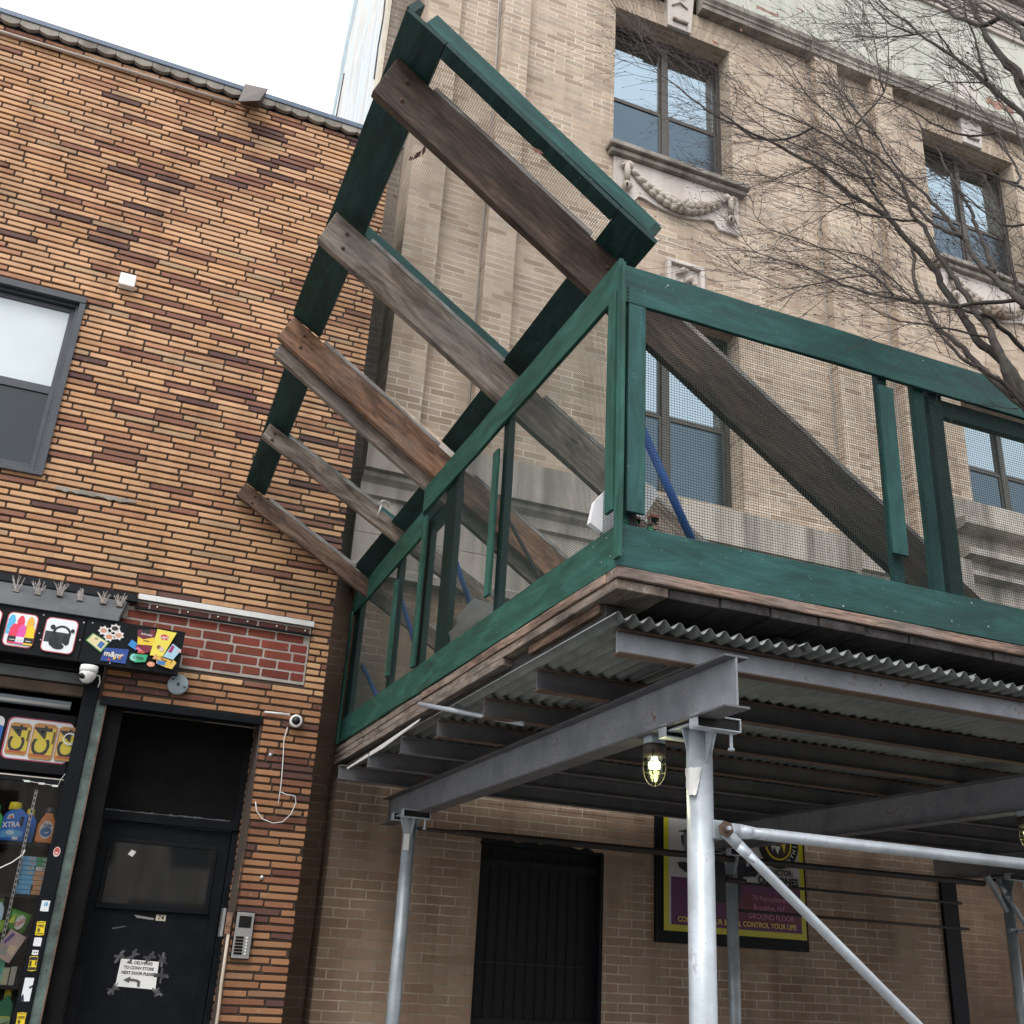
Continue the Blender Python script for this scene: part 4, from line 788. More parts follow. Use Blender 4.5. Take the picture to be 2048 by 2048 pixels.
def keystone(cx, z0, z1, w0, w1, pr_=.05):
    mb = MB(); mb.hexa([(cx-w0/2, D2-pr_, z0), (cx+w0/2, D2-pr_, z0), (cx+w1/2, D2-pr_-.06, z1), (cx-w1/2, D2-pr_-.06, z1)], [(cx-w0/2, D2+.02, z0), (cx+w0/2, D2+.02, z0), (cx+w1/2, D2+.02, z1), (cx-w1/2, D2+.02, z1)], M_STONEP)
    o = mb.build('keystone', BB, bevel=.01); fixn(o)
    mb = MB(); h = z1-z0; y = D2-pr_-.01
    mb.box(cx-w0*.32, cx+w0*.30, y-.02, y, z0+h*.08, z0+h*.13, M_STONED)
    for s in (-1, 1): mb.lathe([(.022, 0), (.022, .03), (0, .035)], (cx+s*w0*.26, y, z0+h*.105), (0, -1, 0), M_CARV, 12)
    for i in range(7):
        a = -.9+.3*i; mb.tube([(cx, y-.02, z0+h*.45), (cx+math.sin(a)*.05, y-.035, z0+h*.45+math.cos(a)*.08), (cx+math.sin(a)*.12, y-.03, z0+h*.45+math.cos(a)*.17)], [.012, .02, .006], M_CARV, 6)
    mb.tube([(cx-.12, y-.015, z0+h*.3), (cx-.02, y-.03, z0+h*.38), (cx+.1, y-.015, z0+h*.33)], .012, M_CARV, 6)
    mb.build('keystone_carving', o, smooth=True)
for a, b in UW: c = (a+b)/2+.06; arch(a-.02, b+.02, 12.2, 12.595, c-.2, c+.2); keystone(c, 12.20, 13.25, .33, .44)
# windows
for (a, b) in UW:
    window(BB, a+.0, b-.0, 10.03, 12.19, D2+.24, M_BRZ, 2, .08)
for i, (a, b) in enumerate(UW):
    h_ = [q for q in hol if q[3] == 8.06][i]
    window(BB, h_[0], h_[1], h_[2]+.0, 8.05, D2+.24, M_BRZ, 2, .08)
    MB().box(h_[0]-.1, h_[1]+.1, D2+.5, D2+.52, h_[2], 8.1, M_DK).build('dark_interior', BB)
    MB().box(a-.1, b+.1, D2+.5, D2+.52, 9.9, 12.3, M_DK).build('dark_interior', BB)
# sills, swag panels
def swag(a, b, idx):
    c = (a+b)/2; x0, x1 = a-.095, b+.14
    mb = MB(); mb.box(x0, x1, D2-.15, D2+.2, 9.965, 10.03, M_STONED); mb.box(x0+.03, x1-.03, D2-.10, D2, 9.90, 9.963, M_STONED); s_ = mb.build('window_sill', BB, bevel=.012)
    mb = MB(); y = D2-.035
    pts = [(a-.0, 9.895), (a, 9.42), (a+.06, 9.36), (a+.26, 9.36), (a+.32, 9.44)]
    n = 12; l = a+.32; r = b-.30
    for i in range(1, n): f = i/n; pts.append((l+(r-l)*f, 9.44+.20*math.sin(math.pi*f)*-.55+.02))
    pts += [(b-.30, 9.44), (b-.24, 9.34), (b+.03, 9.34), (b+.03, 9.895)]
    mb.prism([(q[0], y, q[1]) for q in pts], (0, .04, 0), M_STONEP); p_ = mb.build('swag_panel', BB); fixn(p_)
    mb = MB(); rnd = random.Random(idx); xa, xb = a+.18, b-.14
    for layer, (dy, dz, nn) in enumerate(((-.045, .045, 15), (-.06, 0.0, 16), (-.045, -.05, 15))):
        for i in range(nn):
            f = (i+.5*(layer % 2))/nn; f2 = f+1.05/nn
            if f2 > 1: continue
            P = lambda q: Vector((xa+(xb-xa)*q, D2+dy-.02*math.sin(math.pi*q), 9.80-.34*math.sin(math.pi*q)**.85+dz*(.35+.65*math.sin(math.pi*q))))
            p0, p1 = P(f), P(f2); mb.tube([p0, p0.lerp(p1, .5)+Vector((0, -.008, 0)), p1], [.014+.018*math.sin(math.pi*f), .030+.022*math.sin(math.pi*f), .018+.020*math.sin(math.pi*f)], M_CARV, 7)
    cc = Vector((c+.01, D2-.11, 9.46)); 
    for s in (-1, 1): mb.tube([cc+Vector((-.10*s, .02, .10)), cc+Vector((0, -.01, 0)), cc+Vector((.10*s, .02, -.10))], [.028, .024, .028], M_CARV, 7)
    for xx, s in ((xa, -1), (xb, 1)):
        k = Vector((xx, D2-.07, 9.80)); mb.lathe([(.0, -.03), (.05, -.02), (.055, .01), (.03, .03), (0, .035)], k, (0, -1, 0), M_CARV, 10)
        for q in (-.6, 0, .7): mb.tube([k, k+Vector((s*.06+.03*q, -.01, .04*q)), k+Vector((s*.12, 0, -.03+.05*q))], [.02, .016, .005], M_CARV, 6)
        e = k+Vector((s*.035, 0, 0)); mb.tube([e, e+Vector((0, -.015, -.10)), e+Vector((0, -.01, -.24))], [.03, .036, .034], M_CARV, 8)
        for q in range(5): an = q*1.256; mb.tube([e+Vector((0, -.01, -.25)), e+Vector((math.cos(an)*.055, -.02+math.sin(an)*.03, -.31)), e+Vector((math.cos(an)*.02, -.01, -.385))], [.02, .02, .006], M_CARV, 6)
    mb.build('carved_swag', p_, smooth=True)
for i, (a, b) in enumerate(UW): swag(a, b, i)
# cartouche above the lower window
mb = MB(); x0, x1, z0, z1 = 4.80, 5.27, 8.12, 8.72
for q in ((x0, x1, z1-.05, z1), (x0, x0+.05, z0, z1-.05), (x1-.05, x1, z0, z1-.05)): mb.box(q[0], q[1], D2-.07, D2, q[2], q[3], M_STONEP)
mb.box(x0+.05, x1-.05, D2-.02, D2, z0, z1-.05, M_STONEP); o = mb.build('cartouche_panel', BB, bevel=.008)
mb = MB()
for (a1, a2) in (((.12, .42), (.28, .52)), ((.2, .30), (.34, .46)), ((.3, .36), (.38, .28)), ((.12, .2), (.2, .36))): mb.tube([(x0+a1[0], D2-.04, z0+a1[1]), (x0+(a1[0]+a2[0])/2, D2-.07, z0+(a1[1]+a2[1])/2), (x0+a2[0], D2-.04, z0+a2[1])], [.012, .04, .012], M_CARV, 7)
mb.build('leaf_carving', o, smooth=True)
# stone belt course at first floor, with breaks round the ribs
BF = [(0, 5.79), (.20, 5.776), (.20, 5.405), (.155, 5.39), (.15, 5.35), (.10, 5.30), (.09, 5.20), (.05, 5.18), (.05, 4.86), (.044, 4.852), (.05, 4.844), (.05, 4.58), (.09, 4.55), (.09, 4.48), (0, 4.47)]
mould(BF, 1.73, 6.93, M_STONE, 'stone_belt_course')
mould([(p_+(.1 if p_ > .12 else .04 if p_ else 0), z_) for p_, z_ in BF], 6.931, 8.4, M_STONE, 'stone_belt_course')
for x in (2.55, 3.15, 3.95, 4.75, 5.6, 6.4): MB().box(x, x+.005, D2-.203, D2-.199, 5.41, 5.77, M_STONED).build('stone_joint', BB)
for x in (2.9, 3.9, 4.9, 5.9): MB().box(x, x+.005, D2-.0525, D2-.0495, 4.86, 5.17, M_STONED).build('stone_joint', BB)
for x in (2.45, 3.45, 4.45, 5.45): MB().box(x, x+.005, D2-.0525, D2-.0495, 4.59, 4.84, M_STONED).build('stone_joint', BB)
# stone hood under the second lower window (entrance surround)
z1_, z2_, z3_ = onY(1941, 1046, 8.0).z, onY(1950, 1108, 8.0).z, onY(1955, 1143, 8.0).z
HF = [(0, 6.62), (.14, 6.60), (.14, z1_+.20), (.20, z1_+.16), (.22, z1_+.10), (.36, z1_+.08), (.36, z1_), (.30, z1_-.03), (.16, z1_-.05), (.15, z2_+.16), (.20, z2_+.12), (.36, z2_+.08), (.36, z2_), (.22, z2_-.04), (.2, z3_+.08), (.28, z3_+.05), (.28, z3_), (.15, z3_-.04), (.15, 3.6), (0, 3.6)]
mould(HF, onY(1912, 1000, 8.1).x, 15.5, M_STONE, 'entrance_hood')
MB().box(9.3, 12.8, D2-.175, D2-.152, 4.6, z3_-.12, M_BLUE).build('blue_hood_panel', BB)
# lower wall
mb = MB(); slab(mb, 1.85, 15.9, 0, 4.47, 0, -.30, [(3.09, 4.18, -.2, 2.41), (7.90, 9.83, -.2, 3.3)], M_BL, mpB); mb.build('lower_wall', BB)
mb = MB(); mb.box(1.50, 1.848, 8.60, 8.95, 0, 4.40, M_BDL); mb.build('recessed_wall_strip', BB)
MB().box(7.78, 7.96, D2-.04, D2+.1, 0, 3.3, M_BLACK).build('entrance_jamb', BB); MB().box(9.81, 9.9, D2-.03, D2+.1, 0, 3.3, M_BLACK).build('entrance_jamb', BB); MB().box(7.84, 9.8, D2+1.2, D2+1.25, 0, 3.3, M_DK).build('entrance_recess', BB)
# black gate
M_DK = paint((.003, .003, .0035), .7, 0, .1, 'matt_black')
gt = MB(); gt.box(3.09, 4.18, D2+.10, D2+.14, 0, 2.41, M_DK)
for k in range(12): x = 3.13+k*.088; gt.box(x, x+.010, D2+.085, D2+.094, 0, 2.36, M_DK)
gt.box(3.09, 4.18, D2+.065, D2+.069, 2.24, 2.30, M_DK); gt.box(3.10, 4.05, D2+.062, D2+.069, 1.515, 1.522, M_PIPED); gt.box(3.09, 4.18, D2+.062, D2+.069, 1.07, 1.12, M_DK); g_ = gt.build('black_gate', BB)
mb = MB(); rnd = random.Random(8); pts = [(3.075, 2.40)]
for i in range(16): pts.append((3.09+i*.073, 2.46+rnd.uniform(-.02, .03)-.002*i))
pts += [(4.20, 2.395)]; mb.prism([(q[0], D2-.002, q[1]) for q in pts], (0, .01, 0), M_BLACK); mb.box(4.17, 4.20, D2-.002, D2+.01, 0, 2.4, M_BLACK); mb.box(4.170, 4.179, D2+.011, D2+.10, 0, 2.40, M_BLACK); mb.box(3.091, 3.10, D2+.011, D2+.10, 0, 2.40, M_BLACK); mb.box(3.091, 4.179, D2+.011, D2+.10, 2.401, 2.409, M_BLACK); mb.build('black_paint_edge', BB)
# old arch pattern above the gate: dark joints
mb = MB()
for r in range(4):
    for i in range(9):
        x = 3.12+.165*i+(.08 if r % 2 else 0); z = 2.72+.105*r; mb.box(x, x+.004, D2-.0015, D2, z+.01, z+.095, M_BDL)
    mb.box(3.12, 4.6, D2-.0015, D2, 2.72+.105*r, 2.727+.105*r, M_BDL)
mb.build('header_course_joint', BB)
# side wall of the beige building above the shop roof: white paint, old graffiti strokes
t = NT('white_side_render'); p = t.pos(); n = t.noise(p, 3, 5, .6); n2 = t.noise(t.scale(p, (1, 2.2, .8)), 1.2, 3)
M_WSIDE = t.fin(t.mix(t.ramp(n2, [(.5, 0.0), (.6, .8)]), t.ramp(n, [(.3, (.56, .55, .52)), (.7, (.74, .73, .70))]), (.62, .70, .74)), .8)
mb = MB(); mb.box(1.47, 1.499, 8.66, 12.25, 0, 16.5, M_WSIDE); sw = mb.build('painted_side_wall', BB)
mb = MB(); mb.box(1.46, 1.50, 8.655, 8.80, 8.3, 16, paint((.62, .56, .46), .8, 0, .15, 'cream_edge')); mb.build('corner_edge', BB)
MB().box(1.55, 15.9, 9.0, 12.2, 0, ZT-.5, M_BDL).build('building_core', BB)
mb = MB(); rnd = random.Random(31)
def stroke(pts, w, m):
    for (y0, z0), (y1, z1) in zip(pts, pts[1:]):
        d = math.hypot(y1-y0, z1-z0); ny, nz = -(z1-z0)/d*w, (y1-y0)/d*w
        mb.poly([(1.4685, y0-ny, z0-nz), (1.4685, y1-ny, z1-nz), (1.4685, y1+ny, z1+nz), (1.4685, y0+ny, z0+nz)], m)
MG = paint((.60, .67, .72), .7, 0, .08, 'faded_blue_spray'); MGW = paint((.78, .82, .84), .7, 0, .04, 'faded_white_spray')
for k in range(5):
    y = 9.2+k*.55+rnd.uniform(-.1, .1); a = rnd.uniform(.1, .5); stroke([(y, 9.6), (y+.1, 10.4), (y+a, 11.4), (y+a+.1, 12.1+rnd.uniform(-.4, .6))], .03, MGW); stroke([(y+a+.1, 12.4), (y+a+.2, 11.5), (y+a+.15, 10.6), (y+a+.3, 10.1)], .022, MG)
mb.build('faded_graffiti', sw)
mb = MB(); pts = []
for i in range(9): pts.append((1.467, 12.0-.22*i*.8+rnd.uniform(-.08, .08), 12.4+.42*i))
pts2 = [(1.467, q[1]+.35+.04*i, q[2]) for i, q in enumerate(pts)]; mb.prism(pts+pts2[::-1], (.01, 0, 0), paint((.40, .50, .55), .8, 0, .3, 'peeled_blue_grey')); o = mb.build('peeled_area', sw); fixn(o)
for pts in ([(8.9, 10.4), (8.93, 10.9), (8.86, 11.3), (8.92, 11.7)], [(11.9, 11.2), (11.8, 11.8), (11.6, 12.3), (11.5, 12.9)]):
    MB().tube([(1.468, a, b) for a, b in pts], .014, M_PIPED, 5).build('wall_crack', sw)
# downspout-like cable stains are left to the wall material; small cable on the facade
mb = MB(); mb.tube([onY(998, 0, D2-.012), onY(985, 250, D2-.012), onY(968, 480, D2-.012), onY(955, 640, D2-.012)], .008, M_STONEP, 6); tag(mb.build('facade_cable'), 'thin pale cable running down the beige brick facade left of the upper window', 'cable')
# ---------------------------------------------------------------- banner
bn = thing('wall_banner', 'yellow edged banner with purple and white print on a black board, under the shed', 'banner', (5.45, D2-.03, 1.75))
MB().box(4.68, 6.225, D2-.03, D2+.0, 1.75, 3.02, M_BLACK).build('backing_board', bn)
YBn = D2-.045; pr = Print((0, YBn, 0)); YEL = (.46, .41, .02); PUR = (.09, .012, .07)  # yellow and white print dimmed: shade under the shed put into colour
xa, xb, za, zb = 4.75, 6.195, 1.845, 2.90
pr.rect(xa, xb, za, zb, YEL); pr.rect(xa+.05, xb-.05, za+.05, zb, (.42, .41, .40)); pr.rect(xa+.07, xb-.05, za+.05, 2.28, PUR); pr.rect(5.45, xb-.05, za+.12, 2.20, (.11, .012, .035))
for pts in ([(4.92, 2.62), (4.95, 2.64), (5.10, 2.50), (5.2, 2.42), (5.2, 2.30), (5.05, 2.42), (4.93, 2.56)], [(4.88, 2.40), (4.96, 2.41), (5.2, 2.30), (5.25, 2.15), (5.05, 2.28), (4.9, 2.36)], [(4.98, 2.90), (5.35, 2.90), (5.6, 2.55), (5.72, 2.42), (5.68, 2.34), (5.55, 2.33), (5.5, 2.1), (5.1, 2.1), (5.15, 2.5), (5.0, 2.65)]):
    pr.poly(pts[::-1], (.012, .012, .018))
cx, cz = 5.93, 2.64; pr.disc(cx, cz, .215, (.015, .015, .015), n=36); pr.ring(cx, cz, .125, .018, (.55, .42, .03), n=30); pr.disc(cx, cz, .115, (.05, .03, .03), n=30)
pr.poly([(cx-.09, cz+.02), (cx, cz+.1), (cx+.09, cz+.03), (cx+.02, cz-.01)], (.45, .16, .05)); pr.poly([(cx-.05, cz-.02), (cx-.01, cz-.09), (cx+.02, cz-.02)], (.6, .6, .55)); pr.poly([(cx+.03, cz-.0), (cx+.06, cz-.08), (cx+.08, cz+.01)], (.55, .42, .05)); pr.poly([(cx-.08, cz), (cx-.07, cz-.07), (cx-.04, cz-.01)], (.5, .5, .48))
for i, ch in enumerate('WITHIN'):
    a = -1.15+.27*i; pr.text(ch, cx+.172*math.cos(a), cz+.172*math.sin(a), .05, (.7, .7, .66), a+math.pi/2, .001)
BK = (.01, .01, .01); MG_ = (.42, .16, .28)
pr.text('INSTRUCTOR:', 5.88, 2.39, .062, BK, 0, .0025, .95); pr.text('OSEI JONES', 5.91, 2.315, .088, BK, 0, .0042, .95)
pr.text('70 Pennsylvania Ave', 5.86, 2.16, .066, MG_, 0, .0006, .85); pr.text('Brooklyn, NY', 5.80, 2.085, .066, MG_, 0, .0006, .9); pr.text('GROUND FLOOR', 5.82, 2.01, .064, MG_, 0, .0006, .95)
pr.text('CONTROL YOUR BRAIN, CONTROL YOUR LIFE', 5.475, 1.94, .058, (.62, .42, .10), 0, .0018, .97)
pr.build('printed_banner', bn)
# ---------------------------------------------------------------- buildings across the street (seen only as reflections)
ob = thing('opposite_building', 'pale rendered building across the street, reflected in the glass of the black door', 'building', (2, -20, 0))
mb = MB(); slab(mb, -14, 16, 0, 8.2, 0, -.3, [(x, x+1.3, 3.6, 5.4) for x in (-12, -9, -6, -3, 0, 3, 6, 9, 12)]+[(-10, -5, 0, 2.6), (2, 7, 0, 2.6)], M_STONE, lambda u, d, z: (u, -20+d, z)); mb.build('wall', ob)
for x in (-12, -9, -6, -3, 0, 3, 6, 9, 12): MB().box(x, x+1.3, -20.25, -20.2, 3.6, 5.4, M_GLD).build('window', ob)
MB().box(-14, 16, -28, -20.3, 0, 8.2, M_BDL).build('rear_block', ob)
# ---------------------------------------------------------------- sidewalk shed
SH = thing('sidewalk_shed', 'sidewalk shed of silver pipe legs, grey steel beams and corrugated deck with green mesh parapet', 'scaffold', (4.5, 5.5, 0))
XE = 10.0; YF = 3.407; XL = 1.748
def ibeam(name, p0, p1, h, fw, tf, tw, m, me=None, parent=SH):
    p0, p1 = Vector(p0), Vector(p1); d = (p1-p0).normalized(); s = d.cross(Vector((0, 0, 1))).normalized(); mb = MB()
    def bx(a0, a1, b0, b1, mm):
        q = [p0+s*a0+Vector((0, 0, b0)), p0+s*a1+Vector((0, 0, b0)), p0+s*a1+Vector((0, 0, b1)), p0+s*a0+Vector((0, 0, b1))]
        mb.hexa(q, [v+(p1-p0) for v in q], mm)
    bx(-fw/2, fw/2, 0, tf, me or m); bx(-fw/2, fw/2, h-tf, h, me or m); bx(-tw/2, tw/2, tf, h-tf, m)
    o = mb.build(name, parent, bevel=.0015); fixn(o); return o
BX = [2.185, 4.83, 7.55]
for i, x in enumerate(BX): ibeam('main_beam', (x, 3.27, 2.45), (x+.06, 8.20, 2.45), .200, .105, .009, .008, M_BEAM, M_JOIST)
for y, x0 in ((3.52, 1.805), (4.25, 1.785), (4.92, 1.785), (5.565, 1.755), (6.19, 1.73), (6.84, 1.70), (7.50, 1.66)):
    ibeam('joist', (x0, y, 2.652), (XE, y, 2.652), .100, .062, .007, .006, M_BEAM if y < 4 else M_JOIST, M_RUST if y < 6 else M_JOIST)
# corrugated deck sheets (ridges run front to back)
def corr(x0, x1, y0, y1, z, pitch=.0675, amp=.0155, m=M_CORR):
    mb = MB(); n = int((x1-x0)/pitch*8); ys = [y0, y1]; vs = []
    for j, y in enumerate(ys):
        for i in range(n+1): x = x0+(x1-x0)*i/n; vs.append((x, y, z+amp*math.sin(2*math.pi*(x-x0)/pitch)))
    mb.add(vs, [(i, i+1, n+2+i, n+1+i) for i in range(n)], m); o = mb.build('corrugated_sheet', SH, smooth=True); s = o.modifiers.new('thick', 'SOLIDIFY'); s.thickness = .0015; return o
xs = [1.745, 2.58, 3.42, 4.26, 5.1, 5.94, 6.78, 7.62, 8.46, 9.3, 10.1]; rnd = random.Random(2)
for a, b in zip(xs, xs[1:]): corr(a-.01, b+.04, 3.385+rnd.uniform(-.02, .02), 8.1, 2.7705+rnd.choice([0, .003]))
# sleepers and planking between deck and parapet
for x0 in (1.80, 2.6, 3.6, 4.6, 5.6, 6.6, 7.6, 8.6): board('sleeper', SH, (x0+.05, 3.60, 2.832), (x0+.05, 8.1, 2.832), .085, .10, (0, 0, 1), M_WBLK)
rnd = random.Random(6); x = XL; i = 0
while x < XE:
    w = .235; y0 = YF+.012+rnd.uniform(-.006, .006); board('deck_plank', SH, (x+w/2, y0, 2.903), (x+w/2, 8.14, 2.903), w-.006, .040, (1, 0, 0), M_WGREY if i == 0 else M_WBLK, .004); x += w; i += 1
board('edge_board', SH, (XL-.0, YF+.045, 2.948), (XE, YF+.045, 2.948), .10, .044, (0, 1, 0), M_WEDGE, .004)
board('edge_board', SH, (XL+.046, YF+.10, 2.9475), (XL+.046, 5.9, 2.9475), .10, .042, (1, 0, 0), M_WEDGE, .004); board('edge_board', SH, (XL+.05, 5.92, 2.9475), (XL+.05, 8.12, 2.9475), .10, .04, (1, 0, 0), M_WGREY, .004)
board('edge_board', SH, (XL+.055, 3.62, 2.862), (XL+.055, 4.35, 2.862), .04, .05, (0, 0, 1), M_WMID, .004)
board('edge_board', SH, (XL+.03, 4.6, 2.862), (XL+.03, 8.15, 2.862), .038, .06, (0, 0, 1), M_WGREY, .004)
MB().box(XL+.10, XE, YF+.10, 8.15, 2.926, 2.960, M_WDK2).build('deck_sheet', SH)
mb = MB(); w0, w1 = onX(694, 1535, XL-.045), onX(840, 1437, XL-.045); mb.prism([w0, w1, w1+Vector((0, .03, -.012)), w0.lerp(w1, .55)+Vector((0, 0, -.03)), w0+Vector((0, 0, -.012))], (.006, 0, 0), M_WHITE); mb.build('metal_strip', SH)
a, b = onZ(838, 1408, 2.80), onZ(965, 1432, 2.70); mb = MB(); mb.tube([a, b, b+(b-a)*.6], .013, M_PIPE, 10); mb.build('loose_pipe', SH, smooth=True)
# legs
def leg(x, y, zt, r, m, head=True, tape=False):
    o = MB().tube([(x, y, 0.02), (x, y, zt)], r, m, 24).build('leg', SH, smooth=True); MB().box(x-.09, x+.09, y-.09, y+.09, 0, .02, m).build('base_plate', o)
    if head:
        h = MB(); pl = .13; h.box(x-.085, x+.085, y-pl, y+pl, zt, zt+.010, M_PIPE2)
        for s in (-1, 1): h.prism([(x-.004, y+s*r*.6, zt), (x-.004, y+s*pl*.92, zt), (x-.004, y+s*r*.9, zt-.15)], (.008, 0, 0), M_PIPE2); h.prism([(x+s*r*.6, y-.004, zt), (x+s*.08, y-.004, zt), (x+s*r*.9, y-.004, zt-.13)], (0, .008, 0), M_PIPE2)
        for s in (-1, 1):
            yy = y+s*(pl-.01); za = zt-.022
            h.box(x-.10, x+.10, yy-.03, yy+.03, za, za+.006, M_PIPE); h.box(x-.10, x+.10, yy-.03, yy+.03, za+.048, za+.054, M_PIPE)
            for q in (-.10, .094): h.box(x+q, x+q+.006, yy-.03, yy+.03, za+.006, za+.048, M_PIPE)
            h.box(x-.093, x+.093, yy-.022, yy+.022, za+.007, za+.047, M_DK)  # black fill stands for the shade inside the hollow saddle tube
            h.lathe([(.007, -.06), (.007, 0)], (x+.07, yy, za), (0, 0, 1), M_PIPE, 8); h.lathe([(0, -.07), (.014, -.068), (.014, -.058), (0, -.056)], (x+.07, yy, za), (0, 0, 1), M_PIPE, 6)
        ho = h.build('beam_saddle', o, bevel=.002)
    return o
l1 = leg(2.239, 3.631, 2.432, .0515, M_PIPE)
mb = MB(); rnd = random.Random(3); ztp1 = onY(1385, 1532, 3.58).z; ztp0 = onY(1385, 1588, 3.58).z
vs = []; n = 8; mrows = 6
for j in range(mrows+1):
    for i in range(n+1):
        a = math.radians(195+95*i/n); z = ztp0+(ztp1-ztp0)*j/mrows; r = .055+rnd.uniform(0, .007)+(.006 if j == 0 else 0); ww = .5+.5*j/mrows
        a = math.radians(205+(165+82*i/n-205)*ww); vs.append((2.239+r*math.cos(a), 3.631+r*math.sin(a), z+rnd.uniform(-.004, .004)))
mb.add(vs, [(j*(n+1)+i, j*(n+1)+i+1, (j+1)*(n+1)+i+1, (j+1)*(n+1)+i) for j in range(mrows) for i in range(n)], paint((.62, .62, .60), .35, .1, .1, 'peeling_tape'))
mb.build('peeling_tape', l1, smooth=True)
l2 = leg(2.176, 7.343, 2.432, .045, M_PIPE2); MB().box(2.125, 2.165, 7.29, 7.296, 2.20, 2.31, M_WHITE).build('paper_tag', l2)
leg(4.88, 3.631, 2.432, .0515, M_PIPE); leg(4.80, 7.343, 2.40, .045, M_PIPE2); leg(7.59, 7.343, 2.43, .045, M_PIPE2); leg(7.6, 3.631, 2.432, .0515, M_PIPE)
# braces of the front row
def pipe(name, pts, r, m, label=None, flat0=True, n=16):
    P = [Vector(q) for q in pts]; mb = MB(); d = (P[1]-P[0]).normalized(); L = (P[-1]-P[0]).length
    rr = []; pp = []
    for f in (.0, .03, .06, 1.0): pp.append(P[0]+(P[-1]-P[0])*f if f < 1 else P[-1])
    mb.tube([P[0]+d*.13, P[0]+d*.19, P[-1]], [r*.9, r, r], m, n)
    s = d.cross(Vector((0, -1, 0))).normalized()
    A = [P[0]-s*r*1.2+Vector((0, -.003, 0)), P[0]+s*r*1.2+Vector((0, -.003, 0)), P[0]+s*r*1.2+Vector((0, .003, 0)), P[0]-s*r*1.2+Vector((0, .003, 0))]
    e = P[0]+d*.16; B = [e-s*r*.75+Vector((0, -r*.8, 0)), e+s*r*.75+Vector((0, -r*.8, 0)), e+s*r*.75+Vector((0, r*.8, 0)), e-s*r*.75+Vector((0, r*.8, 0))]
    mb.hexa(A, [A[0]+d*.08, A[1]+d*.08, A[2]+d*.08, A[3]+d*.08], m); mb.hexa([q+d*.08 for q in A], B, m)
    o = mb.build(name, SH); o.data.polygons.foreach_set('use_smooth', [len(p_.vertices) == 4 for p_ in o.data.polygons]); fixn(o)
    if label: o['label'] = label
    return o
J = Vector((2.30, 3.572, 2.05))
pipe('horizontal_brace', [J, (4.83, 3.575, 2.045)], .0235, M_PIPE); pipe('diagonal_brace', [J+Vector((0, -.012, -.005)), (4.83, 3.55, .12)], .0195, M_PIPE)
pipe('horizontal_brace', [(4.93, 3.572, 2.05), (7.5, 3.575, 2.045)], .0235, M_PIPE)
mb = MB(); mb.lathe([(.032, 0), (.032, .006), (.014, .007), (.014, .020), (0, .021)], J+Vector((0, -.022, 0)), (-.1, -1, .05), M_RUST, 6); mb.lathe([(.008, .0), (.008, .034), (0, .035)], J+Vector((0, -.022, 0)), (-.1, -1, .05), M_PIPE, 8); mb.build('brace_bolt', SH)
MB().box(2.262, 2.31, 3.575, 3.63, 2.015, 2.085, M_PIPE2).build('brace_lug', SH, bevel=.004)
# rear row braces and conduits
mb = MB(); mb.tube([(2.22, 7.30, 2.352), (2.45, 7.30, 2.352), (2.62, 7.30, 2.355), (7.3, 7.30, 2.366)], [.012, .014, .025, .025], M_PIPED, 10); mb.build('rear_horizontal_brace', SH, smooth=True)
for z, x0, x1 in ((2.19, 4.85, 7.05), (1.99, 4.85, 7.1)): MB().tube([(x0, 7.32, z), (x1, 7.32, z-.0)], .0115, M_PIPED, 10).build('rear_conduit', SH, smooth=True)
pipe('diagonal_brace', [(7.42, 7.24, 2.36), (8.9, 7.24, .4)], .019, M_PIPE2)
mb = MB(); mb.tube([(7.30, 7.26, 2.43), (7.40, 7.26, 2.28), (7.48, 7.26, 2.15)], [.03, .022, .02], M_PIPE2, 8); mb.box(7.50, 7.66, 7.26, 7.30, 1.99, 2.02, M_PIPE2); mb.lathe([(.012, -.06), (.012, .06)], (7.60, 7.24, 2.0), (1, 0, 0), M_PIPE2, 8); mb.build('pipe_clamp', SH)
mb = MB(); mb.box(4.72, 4.76, 7.26, 7.30, 2.20, 2.24, M_PIPED); mb.tube([(4.70, 7.27, 2.2), (4.88, 7.27, 2.2)], .018, M_PIPED, 8); mb.build('pipe_clamp', SH)
# ---- parapet: rails, posts, battens, mesh
def gb(name, p0, p1, w, t, wd, m=M_GREEN, **k): return board(name, SH, p0, p1, w, t, wd, m, .0025, **k)
# front (normal -Y): lower rail z 2.975..3.151, top rail 4.19..4.385
gb('bottom_rail', (XL, YF+.011, 3.063), (5.4, YF+.011, 3.063), .178, .022, (0, 0, 1), M_GREENF); gb('bottom_rail', (5.404, YF+.011, 3.063), (XE, YF+.011, 3.063), .178, .022, (0, 0, 1), M_GREENF)
gb('top_rail', (XL, YF+.011, 4.288), (5.4, YF+.011, 4.288), .190, .022, (0, 0, 1), M_GREENF); gb('top_rail', (5.404, YF+.011, 4.286), (XE, YF+.011, 4.286), .190, .022, (0, 0, 1), M_GREENF)
# side (normal -X)
gb('bottom_rail', (XL+.011, YF+.024, 3.062), (XL+.011, 8.06, 3.085), .178, .022, (0, 0, 1), M_GREEN)
ye = onX(849, 988, XL).y
gb('top_rail', (XL+.0105, YF+.024, 4.338), (XL+.0105, ye, 4.345), .185, .022, (0, 0, 1), M_GREEN)
gb('top_rail', (XL+.012, ye+.002, 4.175), (XL+.012, 8.08, 4.125), .185, .022, (0, 0, 1), M_GREEN)
cx = XL+.024
